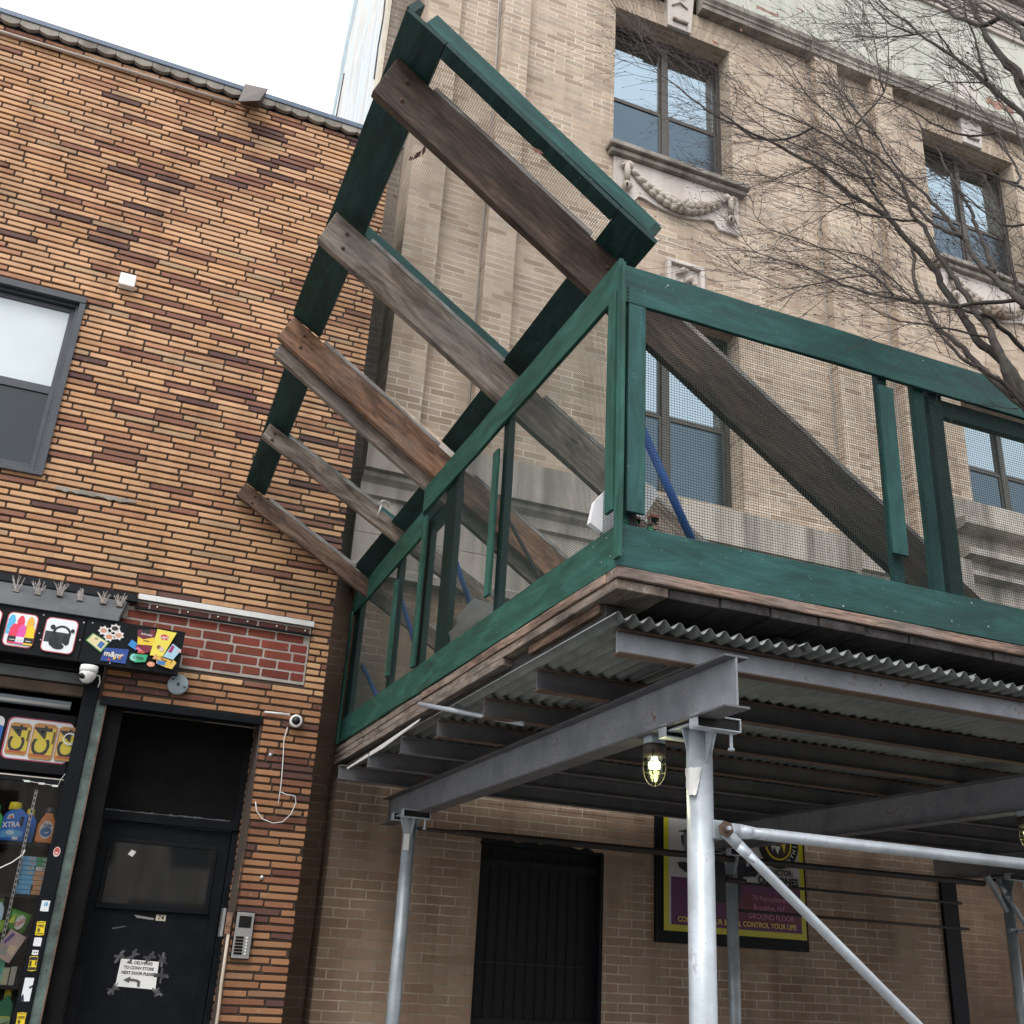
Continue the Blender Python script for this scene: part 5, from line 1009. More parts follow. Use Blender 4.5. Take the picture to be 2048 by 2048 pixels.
# corner post and hanging battens
gb('corner_post', (cx+.022, YF+.046, 2.976), (cx+.022, YF+.046, 4.375), .044, .044, (1, 0, 0), M_GREEN)
gb('corner_post', (XL-.002, YF-.003, 3.0), (XL-.002, YF-.003, 4.375), .05, .016, (0, 1, 0), M_GREEN)
zb = onY(1250, 1022, YF-.012).z; zt_ = onY(1250, 605, YF-.012).z
gb('front_batten', (XL+.068, YF-.010, zb), (XL+.068, YF-.010, zt_), .082, .018, (1, 0, 0), M_GREENF)
zbs = onX(1211, 1030, XL-.012).z
gb('side_batten', (XL-.010, YF+.060, zbs), (XL-.010, YF+.060, 4.26), .065, .018, (0, 1, 0), M_GREEN)
def fpost(px0, px1, py, m=M_GREENF, z0=2.976, z1=4.36, t=.038, yo=.046, name='parapet_post'):
    a, b = onY(px0, py, YF+yo+t/2), onY(px1, py, YF+yo-t/2); gb(name, ((a.x+b.x)/2, YF+yo, z0), ((a.x+b.x)/2, YF+yo, z1), b.x-a.x, t, (1, 0, 0), m)
fpost(1770, 1801, 1055)                         # post behind the hanging batten
a, b = onY(1755, 772, YF-.012), onY(1785, 776, YF-.012); c, d = onY(1786, 1107, YF-.012), onY(1815, 1112, YF-.012)
gb('front_batten', ((c.x+d.x)/2+.0, YF-.010, (c.z+d.z)/2), ((a.x+b.x)/2, YF-.010, (a.z+b.z)/2), .085, .018, (1, 0, 0), M_GREENF)
fpost(1852, 1885, 1130); fpost(1885, 1925, 1150, M_GREEND, yo=.062)
gb('inner_frame_rail', (onY(1848, 790, YF+.06).x, YF+.075, 4.155), (XE, YF+.075, 4.15), .09, .036, (0, 0, 1), M_GREEND)
for x in (6.4, 7.6, 8.8): gb('parapet_post', (x, YF+.046, 2.976), (x, YF+.046, 4.36), .085, .038, (1, 0, 0), M_GREENF)
def spost(px0, px1, py, m=M_GREEND, z0=2.98, z1=4.36, xo=.046, t=.038, name='parapet_post'):
    a, b = onX(px0, py, XL+xo-t/2), onX(px1, py, XL+xo+t/2); y0, y1 = sorted((a.y, b.y)); gb(name, (XL+xo, (y0+y1)/2, z0), (XL+xo, (y0+y1)/2, z1), max(y1-y0, .04), t, (0, 1, 0), m)
k5 = 420/1623
def c5(x, y): return (680+x*k5, 850+y*k5)
def sp5(x0, x1, y, m=M_GREEND, z1=4.36, **k): a = c5(x0, y); b = c5(x1, y); spost(a[0], b[0], a[1], m, z1=z1, **k)
sp5(1222, 1310, 800, M_GREEND, 4.36); sp5(800, 925, 900, M_GREEND, 4.3); sp5(640, 725, 1100, M_GREEND, 4.15); sp5(430, 495, 1250, M_GREEND, 4.12); sp5(115, 190, 1500, M_GREEND, 4.10)
def bat5(x0, x1, yt, yb):
    a, b = onX(*c5((x0+x1)/2, yt), XL-.012), onX(*c5((x0+x1)/2-.04*(yb-yt), yb), XL-.012); y = (a.y+b.y)/2
    gb('side_batten', (XL-.010, y, b.z), (XL-.010, y, a.z), .07, .018, (0, 1, 0), M_GREEN)
bat5(1168, 1222, 215, 1310); bat5(612, 655, 745, 1850); bat5(395, 430, 1225, 1925)
gb('side_batten', (XL-.010, 8.03, 2.99), (XL-.010, 8.03, 4.05), .05, .018, (0, 1, 0), M_GREEN)
gb('inner_frame_rail', (XL+.06, onX(*c5(860, 620), XL).y, 4.15), (XL+.06, ye+.12, 4.13), .10, .036, (0, 0, 1), M_GREEND)
# wire mesh
def wires(name, o, u, v, U, V, pitch, r=.0009, parent=SH, m=M_WIRE):
    o, u, v = Vector(o), Vector(u).normalized(), Vector(v).normalized(); n = u.cross(v); mb = MB(); rnd = random.Random(len(name))
    def w(a, b):
        d = (b-a).normalized(); s = d.cross(n)*r*1.15; h = n*r
        vs = [a+s, a-s+h*.2, a+h*1.6, b+s, b-s+h*.2, b+h*1.6]; mb.add(vs, [(0, 1, 4, 3), (1, 2, 5, 4), (2, 0, 3, 5)], m)
    i = 0
    while i*pitch <= U: w(o+u*(i*pitch), o+u*(i*pitch)+v*V); i += 1
    i = 0
    while i*pitch <= V: w(o+v*(i*pitch)+n*r*1.5, o+v*(i*pitch)+u*U+n*r*1.5); i += 1
    return mb.build(name, parent)
wires('wire_mesh', (XL+.03, YF+.0245, 2.99), (1, 0, 0), (0, 0, 1), 7.6, 1.36, .0127)
wires('wire_mesh', (XL+.0245, YF+.03, 2.99), (0, 1, 0), (0, 0, 1), 4.6, 1.32, .0127)
mb = MB(); mb.box(XL+.062, XL+.09, YF+.021, YF+.028, 2.98, 4.30, M_WBLK); 
for k in range(60): mb.box(XL+.028, XL+.034, YF-.004, YF+.0, 3.2+.018*k, 3.209+.018*k, M_WIRE)
mb.build('mesh_edge', SH)
# nail heads
mb = MB(); rnd = random.Random(77)
for k in range(22):
    x = rnd.uniform(XL+.05, 5.2); z = rnd.choice([3.0, 3.03, 3.12, 3.135, 4.22, 4.35]); mb.lathe([(.0035, 0), (0, .0015)], (x, YF-.0005, z+rnd.uniform(-.01, .01)), (0, -1, 0), rnd.choice([M_SILV, M_WHITE, M_DK]), 6)
for k in range(18):
    y = rnd.uniform(YF+.06, 7.9); z = rnd.choice([3.0, 3.03, 3.12]); mb.lathe([(.0035, 0), (0, .0015)], (XL-.0005, y, z), (-1, 0, 0), rnd.choice([M_SILV, M_WHITE, M_DK]), 6)
mb.build('nail_head', SH)
# blue painted props behind the parapet
def prop(a, b, r=.016, m=M_BLUE): MB().tube([a, b], r, m, 10).build('blue_prop', SH, smooth=True)
prop(onY(1275, 838, 3.75), onY(1402, 1072, 3.75)+Vector((.02, 0, -.16)), .020)
prop(onX(905, 1105, 1.95), onX(945, 1220, 1.95), .017); prop(onX(798, 1185, 1.95), onX(840, 1320, 1.95), .018); prop(onX(715, 1310, 1.95), onX(755, 1395, 1.95), .018)
prop(onX(1012, 1030, 2.0), onX(1085, 1165, 2.0), .012, M_PIPED)
# ---------------------------------------------------------------- tilted catch fan
FN = thing('catch_fan', 'tilted mesh catch fan: green board frame carried on five slanting timbers over the shed corner', 'platform', (1.9, 5.8, 3.0))
def plank(Y, X0, z0, slope, w, t, m, z_end=2.99, trim=0.0, label=None, base=M_WMID):
    L = math.hypot(1, slope); ux = Vector((1/L, 0, -slope/L)); un = Vector((-slope/L, 0, -1/L)).normalized()
    un = Vector((-ux.z*-1, 0, -ux.x)) if False else Vector((-slope/L, 0, -1/L)); un = un.normalized()
    un = Vector((ux.z, 0, -ux.x)); vert = w*L
    xe = X0+(z0-(z_end+vert))/slope; Ls = (xe-X0)*L
    b = MB(); n = 14; rnd = random.Random(int(Y*100)); vs = []
    for i in range(n+1):
        s = Ls*i/n; e = 0
        for j, (q, yy) in enumerate(((0, 0), (1, 0), (1, t), (0, t))):
            ext = (w*.42 if q == 0 else 0) if i == 0 else (0 if i < n else (0 if q == 0 else -w*slope))
            if i == n: ext = 0 if q == 1 else w*slope
            if i == 0: ext = 0 if q == 0 else trim
            vs.append((s+ext, yy+rnd.uniform(-.0015, .0015), -q*w+rnd.uniform(-.002, .002)))
    fs = [(0, 3, 2, 1), tuple(n*4+k for k in range(4))]
    for i in range(n):
        for j in range(4): a = i*4+j; c = i*4+(j+1) % 4; fs.append((a, c, c+4, a+4))
    b.add(vs, fs, m); M = Matrix((ux, Vector((0, 1, 0)), -un)).transposed().to_4x4(); M.translation = Vector((X0, Y, z0))
    o = b.build('slanting_timber', FN, bevel=.005, world=M); fixn(o)
    if label: o['label'] = label
    return o
plank(3.85, .733, 5.565, .662, .268, .045, M_WDARK, trim=.06, label='dark brown front timber, widest of the slanting timbers')
plank(5.00, .714, 5.462, .650, .226, .045, M_WGREY, trim=.05, label='grey weathered slanting timber')
plank(6.185, .705, 5.452, .655, .20, .045, M_WORG, trim=.03, label='orange brown slanting timber with a dark split')
plank(6.24, .70, 5.35, .65, .20, .045, M_WGREY, trim=.03, label='grey timber bolted behind the orange brown one')
plank(6.97, .748, 5.02, .560, .125, .045, M_WGREY, trim=.02, label='thin grey slanting timber with tied white tape')
plank(7.62, .708, 4.80, .568, .125, .042, M_WMID, trim=.01, label='rearmost slanting timber against the yellow brick wall')
def cap(Y, X0, z0, slope, x1, x2):
    L = math.hypot(1, slope); n = Vector((slope/L, 0, 1/L)); f = lambda x: Vector((x, Y+.0225, z0-(x-X0)*slope))+n*.0165
    board('cap_strip', FN, f(x1), f(x2), .029, .043, n, M_WPALE, .003)
for Y, X0, z0, sl, xe in ((3.85, .733, 5.565, .662, 3.9), (5.00, .714, 5.462, .650, 3.7), (6.185, .705, 5.452, .655, 3.6)): cap(Y, X0, z0, sl, .925, 1.795); cap(Y, X0, z0, sl, 2.06, xe)
for Y, X0, z0, sl, xe in ((6.97, .748, 5.02, .56, 3.5), (7.62, .708, 4.80, .568, 3.2)): cap(Y, X0, z0, sl, .90, 1.63); cap(Y, X0, z0, sl, 2.0, xe)
def bolt(x, z, Y): MB().lathe([(.013, 0), (.013, .004), (.007, .005), (.006, .012), (0, .013)], (x, Y-.001, z), (0, -1, 0), M_RUST, 6).build('bolt', FN)
for Y, X0, z0, sl, w in ((3.85, .733, 5.565, .662, .268), (5.0, .714, 5.462, .65, .226), (6.185, .705, 5.452, .655, .2), (6.97, .748, 5.02, .56, .125), (7.62, .708, 4.8, .568, .125)):
    for x in (.80, 1.90):
        for q in (.3, .7): bolt(x-.03*q, z0-(x-X0)*sl-w*1.15*q, Y)
def slab4(name, pts, th, m, lift=0.0):
    P = [Vector(p) for p in pts]; nrm = (P[1]-P[0]).cross(P[3]-P[0]).normalized()
    if nrm.z < 0: nrm = -nrm
    x = (P[1]-P[0]).normalized(); y = nrm.cross(x); M = Matrix((x, y, nrm)).transposed().to_4x4(); M.translation = P[0]; Mi = M.inverted()
    q = [Mi@(p+nrm*lift) for p in P]; b = MB(); b.hexa(q, [v+Vector((0, 0, th)) for v in q], m); o = b.build(name, FN, bevel=.0025, world=M); fixn(o); return o, nrm
YA0, YA1 = 3.60, 6.21; YB1 = 7.675
slab4('frame_board', [(.698, YA0, 5.60), (.698, YA1, 5.468), (.897, YA1, 5.352), (.897, YA0, 5.475)], .028, M_GREEND)
slab4('frame_board', [(1.822, YA0, 4.845), (1.818, YA1, 4.79), (2.01, YA1, 4.66), (2.022, YA0, 4.715)], .028, M_GREEND)
slab4('frame_board', [(.735, YA1+.09, 5.30), (.712, YB1, 4.825), (.868, YB1, 4.745), (.915, YA1+.09, 5.195)], .028, M_GREEND)
slab4('frame_board', [(1.795, YA1+.09, 4.585), (1.633, YB1, 4.305), (1.82, YB1, 4.20), (1.985, YA1+.09, 4.475)], .028, M_GREEND)
A0, A1 = Vector((.897, YA0, 5.475)), Vector((1.822, YA0, 4.845))
slab4('frame_board', [A0+Vector((.003, 0, 0)), A0+Vector((.003, .085, -.003)), A1+Vector((-.003, .085, -.003)), A1+Vector((-.003, 0, 0))], .028, M_GREEND)

def batt(p0, p1, y0, h=.088, t=.038, lift=.031, m=M_GREENF, nn=None):
    p0, p1 = Vector(p0), Vector(p1); d = (p1-p0).normalized(); n = Vector((-d.z, 0, d.x)); n = n if n.z > 0 else -n
    a, b = p0+n*(lift+h/2), p1+n*(lift+h/2); board('frame_upright', FN, a, b, h, t, n, m, .003)
batt((.78, YA0+.022, 5.548), (1.985, YA0+.022, 4.738), 0); batt((.76, 5.10, 5.46), (1.99, 5.10, 4.655), 0, m=M_GREENF)
batt((.78, 7.10, 4.965), (1.80, 7.10, 4.39), 0, m=M_GREENF)
for (a, b) in (((.725, YA0+.002, 5.63), (.725, YA1, 5.50)), ((2.0, YA0+.002, 4.775), (1.99, YA1, 4.72))):
    a, b = Vector(a), Vector(b); n = Vector((.56, 0, .83)); board('frame_upright', FN, a+n*.03, b+n*.03, .088, .045, n, M_GREEND, .003)
u = (Vector((1.99, 0, 4.70))-Vector((.72, 0, 5.50))).normalized(); wires('fan_mesh', (.72, YA0+.02, 5.60), (0, 1, -.045), (u.x, 0, u.z), YA1-YA0-.03, 1.50, .0127, .0008, FN)
u = (Vector((1.90, 0, 4.50))-Vector((.72, 0, 5.24))).normalized(); wires('fan_mesh', (.735, YA1+.09, 5.32), (-.02, 1, -.36), (u.x, 0, u.z), (YB1-YA1-.12)*1.06, 1.26, .0127, .0008, FN)
# dead leaves caught in the mesh
mb = MB(); rnd = random.Random(14)
for (px, py, D) in ((835, 310, 1.0), (848, 300, 1.0), (1075, 302, 1.25), (790, 393, .98), (822, 317, 1.0)):
    c = onX(px, py, D); 
    for q in range(2):
        a = rnd.uniform(0, 6.28); s = rnd.uniform(.015, .035); v1 = Vector((math.cos(a), .5, math.sin(a)))*s; v2 = Vector((-math.sin(a), .3, math.cos(a)))*s*.35
        mb.add([c-v1, c+v2, c+v1, c-v2], [(0, 1, 2, 3)], paint((.12, .045, .03), .8, 0, .2, 'dead_leaf'))
tag(mb.build('dead_leaves'), 'few curled brown leaves caught on the fan mesh near its top', 'leaves', kind='stuff')
c = onY(762, 1010, 6.955); mb = MB(); mb.tube([c+Vector((-.02, 0, .0)), c+Vector((.01, -.01, .035)), c+Vector((.05, -.01, .03)), c+Vector((.06, 0, -.01))], .006, M_WHITE, 5); mb.tube([c, c+Vector((-.01, -.015, -.05)), c+Vector((-.025, -.012, -.10))], [.006, .006, .002], M_WHITE, 5)
tag(mb.build('tape_scrap', smooth=True), 'scrap of white tape tied round the thin grey slanting timber', 'tape')
# ---------------------------------------------------------------- debris on the shed deck
def crumple(name, label, cat, pts, th, m, y, seed):
    rnd = random.Random(seed); mb = MB(); c = sum((Vector(p) for p in pts), Vector())/len(pts); n = len(pts)
    mb.prism(pts, (0, th, 0), m); o = mb.build(name); fixn(o); tag(o, label, cat); return o
t = NT('foam_block'); p = t.pos(); n = t.noise(p, 120, 3); t.bump(n, .5, .003); M_FOAM = t.fin((.74, .74, .76), .7)
pts = [onY(a, b, 3.60) for a, b in ((1190, 1002), (1180, 1045), (1212, 1070), (1272, 1062), (1316, 990), (1310, 975), (1262, 945), (1240, 950))]
crumple('foam_sheet', 'broken white foam sheet leaning inside the front corner of the parapet', 'foam', pts, .03, M_FOAM, 3.6, 1)
mb = MB(); rnd = random.Random(15)
for k in range(26):
    c = onY(rnd.uniform(1240, 1310), rnd.uniform(1036, 1058), 3.50); s = rnd.uniform(.008, .02); mb.box(c.x-s, c.x+s, 3.49, 3.52, c.z-s, c.z+s*.6, rnd.choice([M_FOAM, paint((.3, .04, .04), .5, 0, .1, 'red_scrap'), paint((.05, .35, .15), .5, 0, .1, 'green_scrap'), M_WEDGE, paint((.4, .25, .2), .6, 0, .1, 'pink_scrap')]))
tag(mb.build('litter'), 'small scraps of coloured litter heaped at the foot of the corner post', 'litter', kind='stuff')
t = NT('clear_plastic_bag'); t.b.inputs['Alpha'].default_value = .6; p = t.pos(); t.bump(t.noise(p, 45, 5, .7, 2.0), 1.0, .02); M_BAG = t.fin((.62, .62, .60), .25)
mb = MB(); rnd = random.Random(6); nu, nv = 14, 10; c = onX(958, 1205, 1.95); vs = []
for j in range(nv+1):
    for i in range(nu):
        a = 2*math.pi*i/nu; f = j/nv; r = math.sin(math.pi*min(.97, f*.8+.17))**.6*(1+rnd.uniform(-.16, .16)); vs.append((c.x+.16*r*math.cos(a), c.y+.34*r*math.sin(a), 2.975+.50*f*(1+rnd.uniform(-.05, .05))))
mb.add(vs, [(j*nu+i, j*nu+(i+1) % nu, (j+1)*nu+(i+1) % nu, (j+1)*nu+i) for j in range(nv) for i in range(nu)]+[tuple(range(nv*nu, nv*nu+nu))], M_BAG)
tag(mb.build('plastic_bag', smooth=True), 'crumpled clear plastic bag on the deck behind the side parapet', 'bag')
# ---------------------------------------------------------------- caged work lamps
def lamp(name, label, x, y, ztop):
    t_ = thing(name, label, 'lamp', (x, y, ztop), 'caged work lamps under the shed'); c = Vector((x, y, ztop))
    MB().box(x-.035, x+.035, y-.035, y+.035, ztop-.035, ztop, M_GRAYP).build('junction_box', t_, bevel=.006)
    MB().lathe([(0, -.034), (.046, -.036), (.050, -.05), (.048, -.088), (.0, -.088)], c, (0, 0, 1), M_PIPED, 24).build('collar', t_, smooth=True)
    tg = NT('lamp_glass_tint'); tg.m.name = 'lamp_glass_tint'; tr = tg.new('BsdfTransparent'); tr.inputs[0].default_value = (.60, .66, .46, 1); gl = tg.new('BsdfGlossy'); gl.inputs['Roughness'].default_value = .08; gl.inputs[0].default_value = (.8, .85, .75, 1); mx = tg.new('MixShader'); mx.inputs[0].default_value = .10
    tg.t.links.new(tr.outputs[0], mx.inputs[1]); tg.t.links.new(gl.outputs[0], mx.inputs[2]); tg.t.links.new(mx.outputs[0], tg.out.inputs[0])
    MB().lathe([(.040, -.062), (.041, -.12), (.040, -.155), (.034, -.18), (.02, -.197), (0, -.203)], c, (0, 0, 1), tg.m, 24).build('glass_jar', t_, smooth=True)
    MB().lathe([(.012, -.088), (.014, -.10), (.022, -.108), (.0245, -.120), (.021, -.136), (.0, -.143)], c, (0, 0, 1), M_BULB, 20).build('bulb', t_, smooth=True)
    g = MB()
    for z, r in ((-.075, .0475), (-.112, .0475), (-.15, .0455)): g.tube([c+Vector((r*math.cos(a*math.pi/10), r*math.sin(a*math.pi/10), z)) for a in range(20)], .0022, M_PIPED, 5, close=True)
    for k in range(4):
        a = k*math.pi/2+.9; g.tube([c+Vector((r*math.cos(a), r*math.sin(a), z)) for r, z in ((.048, -.06), (.048, -.15), (.040, -.178), (.024, -.20), (.004, -.211))], .0024, M_PIPED, 5)
    g.build('wire_cage', t_, smooth=True)
    pl = bpy.data.lights.new('work_lamp_glow', 'POINT'); pl.energy = 1.6; pl.color = (1, .88, .62); pl.shadow_soft_size = .03; po_ = bpy.data.objects.new('work_lamp_glow', pl); link(po_, Matrix.Translation((x, y, ztop-.165)), t_); return t_
w = onZ(1309, 1478, 2.44); lamp('work_lamp', 'lit caged work lamp hanging under the grey beam left of the front pipe leg', w.x, w.y, 2.452)
w = onZ(2050, 1618, 2.46); lamp('work_lamp', 'lit caged work lamp at the far right edge under the dark beam', w.x+.005, w.y, 2.452)
# ---------------------------------------------------------------- bare street tree
TR = thing('bare_tree', 'bare street tree with fine dark twigs reaching in from the right', 'tree', (5.15, 2.75, 0))
k1 = 350/1932; k3 = 300/1932
def T1(p): return (1698+p[0]*k1, p[1]*k1)
def T2(p): return (1698+p[0]*k1, 300+p[1]*k1)
def T3(p): return (1748+p[0]*k3, 560+p[1]*k3)
def T4(p): return (1400+p[0]*k1, 100+p[1]*k1)
def T5(p): return (1400+p[0]*k1, 400+p[1]*k1)
def T6(p): return (1180+p[0]*.2588, p[1]*.2588)
PXM = 1/440.0
LIMBS = [  # (points, base radius px, tip radius px, base Y, tip Y)
 ([T3((2100,1700)),T3((1990,1560)),T3((1850,1290)),T3((1650,1020)),T3((1400,830)),T3((1290,700)),T3((1130,430)),T3((1010,260)),T3((880,60)),T2((1000,1440)),T2((900,1270)),T2((720,1080)),T2((560,900)),T2((400,720)),T2((0,480)),T4((1700,1620)),T4((1500,1450)),T4((1250,1270)),T4((1000,1130)),T4((700,980)),T4((400,830)),T4((200,740)),T4((60,650)),T6((650,650)),T6((500,520)),T6((380,260))], 11, .8, 2.75, 4.3),
 ([T4((400,830)),T4((200,650)),T6((990,830)),T6((880,600)),T6((600,480)),T6((450,240))], 2.2, .8, 4.2, 4.5),
 ([T3((1650,1020)),T3((1550,780)),T3((1430,560)),T3((1330,430)),T3((1200,200)),T3((1050,0)),T2((1100,1320)),T2((950,1100)),T2((830,850)),T2((700,700)),T2((620,450)),T2((500,250)),T2((380,130)),T2((200,0)),T4((1645,1000)),T4((1500,790)),T4((1200,510)),T4((1050,290)),T4((1000,180)),T4((780,20))], 8.5, .8, 2.8, 3.9),
 ([T3((1330,430)),T3((1100,390)),T3((780,290)),T3((640,270)),T3((500,250)),T3((250,190)),T3((60,130))], 4, .9, 3.0, 3.4),
 ([T3((2100,1830)),T3((1932,1640)),T3((1700,1430)),T3((1480,1230)),T3((1400,1150)),T3((1150,890)),T3((980,750)),T3((800,590)),T3((700,430)),T3((630,280)),T3((560,120)),T3((500,0)),T2((720,1200)),T2((650,1000)),T2((500,800)),T2((330,560)),T2((120,300)),T4((1700,1380)),T4((1450,1230)),T4((1250,1120)),T4((900,980)),T4((700,850)),T4((560,750)),T4((400,620)),T4((250,560))], 7.5, .8, 2.7, 4.0),
 ([T3((1400,1150)),T3((1200,1050)),T3((1050,930)),T3((850,700)),T3((800,640))], 5, 2.5, 2.75, 2.85),
 ([T3((640,290)),T3((400,250)),T3((0,190)),T5((1650,960)),T5((1480,890)),T5((1180,740)),T5((840,650)),T5((600,560)),T5((500,460)),T5((420,300))], 3.6, .7, 3.0, 3.9),
 ([T3((250,195)),T5((1932,840)),T5((1650,700)),T5((1400,560)),T5((1050,420)),T5((750,310)),T5((600,160)),T5((590,20))], 2.6, .7, 3.3, 4.0),
 ([T3((250,195)),T5((1932,850)),T5((1750,840)),T5((1450,890)),T5((1200,940)),T5((950,980)),T5((780,935)),T5((620,850)),T5((420,790))], 2.2, .7, 3.3, 4.0),
 ([T3((500,250)),T5((1932,700)),T5((1800,610)),T5((1500,550)),T5((1350,530)),T5((1200,500)),T5((1000,440))], 2.4, .7, 3.3, 3.9),
 ([T3((780,600)),T3((600,570)),T3((340,530)),T3((100,440)),T5((1700,1060)),T5((1500,1010))], 2.4, .7, 3.0, 3.3),
 ([(2060,705),T3((1932,880)),T3((1750,700)),T3((1600,590)),T3((1450,450)),T3((1380,440))], 6, 5, 2.9, 2.9),
 ([(2062,262),T1((1932,1280)),T1((1700,1080)),T1((1510,900)),T1((1300,740)),T1((1150,630)),T1((950,500)),T1((750,370)),T1((650,250)),T1((500,150)),T1((330,0)),(1745,-20)], 7.5, 1.8, 2.6, 3.2),
 ([T1((700,360)),T1((500,290)),T1((350,170)),T1((210,0)),(1720,-25)], 3, 1.5, 3.1, 3.4),
 ([T1((1510,880)),T1((1430,600)),T1((1390,400)),T1((1300,200)),T1((1270,0))], 4, 2, 2.75, 3.0),
 ([T1((1490,915)),T1((1150,910)),T1((1080,900)),T1((950,940)),T1((660,1070))], 2.2, .7, 2.8, 3.1),
 ([T1((760,370)),T1((550,410)),T1((200,400)),T1((0,420))], 2.2, .7, 3.1, 3.4),
 ([T1((1090,110)),T1((900,180)),T1((770,190)),T1((690,230))], 1.6, .7, 3, 3.1),
 ([T1((980,355)),T1((860,355)),T1((700,380)),T1((470,410))], 1.6, .8, 3, 3.1),
 ([T1((980,355)),T1((1080,500)),T1((1150,610))], 1.8, 2.2, 3, 3.1),
 ([(2062,205),T1((1932,1000)),T1((1800,780)),T1((1600,530)),T1((1480,330)),T1((1400,130)),T1((1330,0)),(1932,-30)], 12, 5.5, 2.5, 2.9),
 ([(2062,165),T1((1932,860)),T1((1800,720)),T1((1700,640))], 8, 6, 2.5, 2.6),
 ([T1((1420,270)),T1((1200,200)),T1((1100,90)),T1((960,0)),(1860,-20)], 6, 3.5, 2.7, 3.0),
 ([(2062,95),T1((1932,400)),T1((1830,270)),T1((1600,150)),T1((1450,90)),T1((1400,0))], 8, 4, 2.4, 2.7),
 ([T1((1932,260)),T1((1800,200)),T1((1600,100)),T1((1500,20))], 5, 3, 2.6, 2.8),
 ([(2070,625),T2((1932,1700)),T2((1700,1520)),T2((1450,1250)),T2((1250,960)),T2((1100,780)),T2((870,520)),T2((620,300)),T2((400,0)),T1((300,1500)),T1((0,1340)),T4((1500,500)),T4((1370,480))], 8, 1, 2.6, 3.8),
 ([T2((1932,1750)),T2((1800,1300)),T2((1740,1000)),T2((1700,880)),T2((1640,640)),T2((1500,300))], 6, 1.5, 2.9, 3.6),
 ([T2((1600,1300)),T2((1450,950)),T2((1350,700)),T2((1230,470)),T2((1050,150)),T2((980,0)),T1((850,1500))], 6, 1.5, 2.9, 3.9),
 ([T2((1250,960)),T2((1000,700)),T2((700,900)),T2((430,500)),T2((300,260)),T2((120,0)),T1((0,1500))][0:1]+[T2((950,830)),T2((700,600)),T2((430,400)),T2((250,200)),T2((80,0))], 5, 1.2, 3.0, 3.8),
 ([T4((1932,1500)),T4((1750,1180)),T4((1500,1010)),T4((1250,860)),T4((1000,740)),T4((700,620)),T4((500,470)),T4((380,320))], 3.2, .7, 3.4, 4.1),
 ([T4((1932,920)),T4((1750,700)),T4((1600,500)),T4((1450,300)),T4((1380,230)),T4((1290,120))], 3, .8, 3.5, 4.2),
 ([T4((1932,1260)),T4((1800,1050)),T4((1650,700)),T4((1560,560))], 2.6, .8, 3.5, 4.2),
 ([T4((1932,1420)),T4((1600,1370)),T4((1250,1290)),T4((1100,1340)),T4((850,1410)),T4((560,1340)),T4((380,1300))], 2.0, .6, 3.4, 4.0),
 ([T4((1932,1830)),T4((1750,1790)),T4((1570,1700)),T4((1370,1600)),T4((1200,1530)),T4((850,1440)),T4((700,1390))], 2.4, .7, 3.4, 4.0),
 ([T4((1560,1715)),T4((1430,1780)),T4((1150,1785))], 1.6, .6, 3.5, 3.6),
 ([(2062,470),T2((1932,820)),T2((1700,830)),T2((1400,600)),T2((1100,350)),T2((900,200))], 3, 1, 2.9, 3.5),
 ([(2062,400),T2((1932,440)),T2((1700,330)),T2((1500,250)),T2((1200,230)),T2((950,270))], 4, 1, 2.9, 3.5),
 ([(2062,340),T1((1932,1640)),T1((1800,1300)),T1((1650,1100)),T1((1500,950)),T1((1380,1000)),T1((1250,800)),T1((1050,700))], 3.5, 1, 2.9, 3.5),
 ([T1((420,900)),T1((440,600)),T1((410,300)),T1((380,100))], 2, .8, 3.8, 4.0), ([T1((330,800)),T1((290,500)),T1((220,250)),T1((100,30))], 2, .8, 3.8, 4.1),
 ([T1((1880,1932)),T1((1600,1400)),T1((1300,1000)),T1((1150,760))], 3, .9, 3.2, 3.9), ([T1((1000,1400)),T1((650,1200)),T1((400,1080)),T1((100,980)),T1((0,960))], 2.5, .9, 3.7, 4.0),
]
L3 = []
for pts, r0, r1, y0, y1 in LIMBS:
    n = len(pts); cum = [0]
    for a, b in zip(pts, pts[1:]): cum.append(cum[-1]+math.hypot(a[0]-b[0], a[1]-b[1]))
    P = [onY(p[0], p[1], y0+(y1-y0)*c/cum[-1]) for p, c in zip(pts, cum)]; sc = PXM*(y0+.5*(y1-y0))/3.0*1.05
    R = [max(.0011, (r0+(r1-r0)*(c/cum[-1])**.75)*sc*.80) for c in cum]
    # smooth resample (Catmull-Rom)
    Q = []; RR = []
    for i in range(n-1):
        p0, p1, p2, p3 = P[max(i-1, 0)], P[i], P[i+1], P[min(i+2, n-1)]; m = max(2, int((p2-p1).length/.05))
        for k in range(m):
            t_ = k/m; Q.append(.5*((2*p1)+(-p0+p2)*t_+(2*p0-5*p1+4*p2-p3)*t_*t_+(-p0+3*p1-3*p2+p3)*t_**3)); RR.append(R[i]+(R[i+1]-R[i])*t_)
    Q.append(P[-1]); RR.append(R[-1]); L3.append((Q, RR))
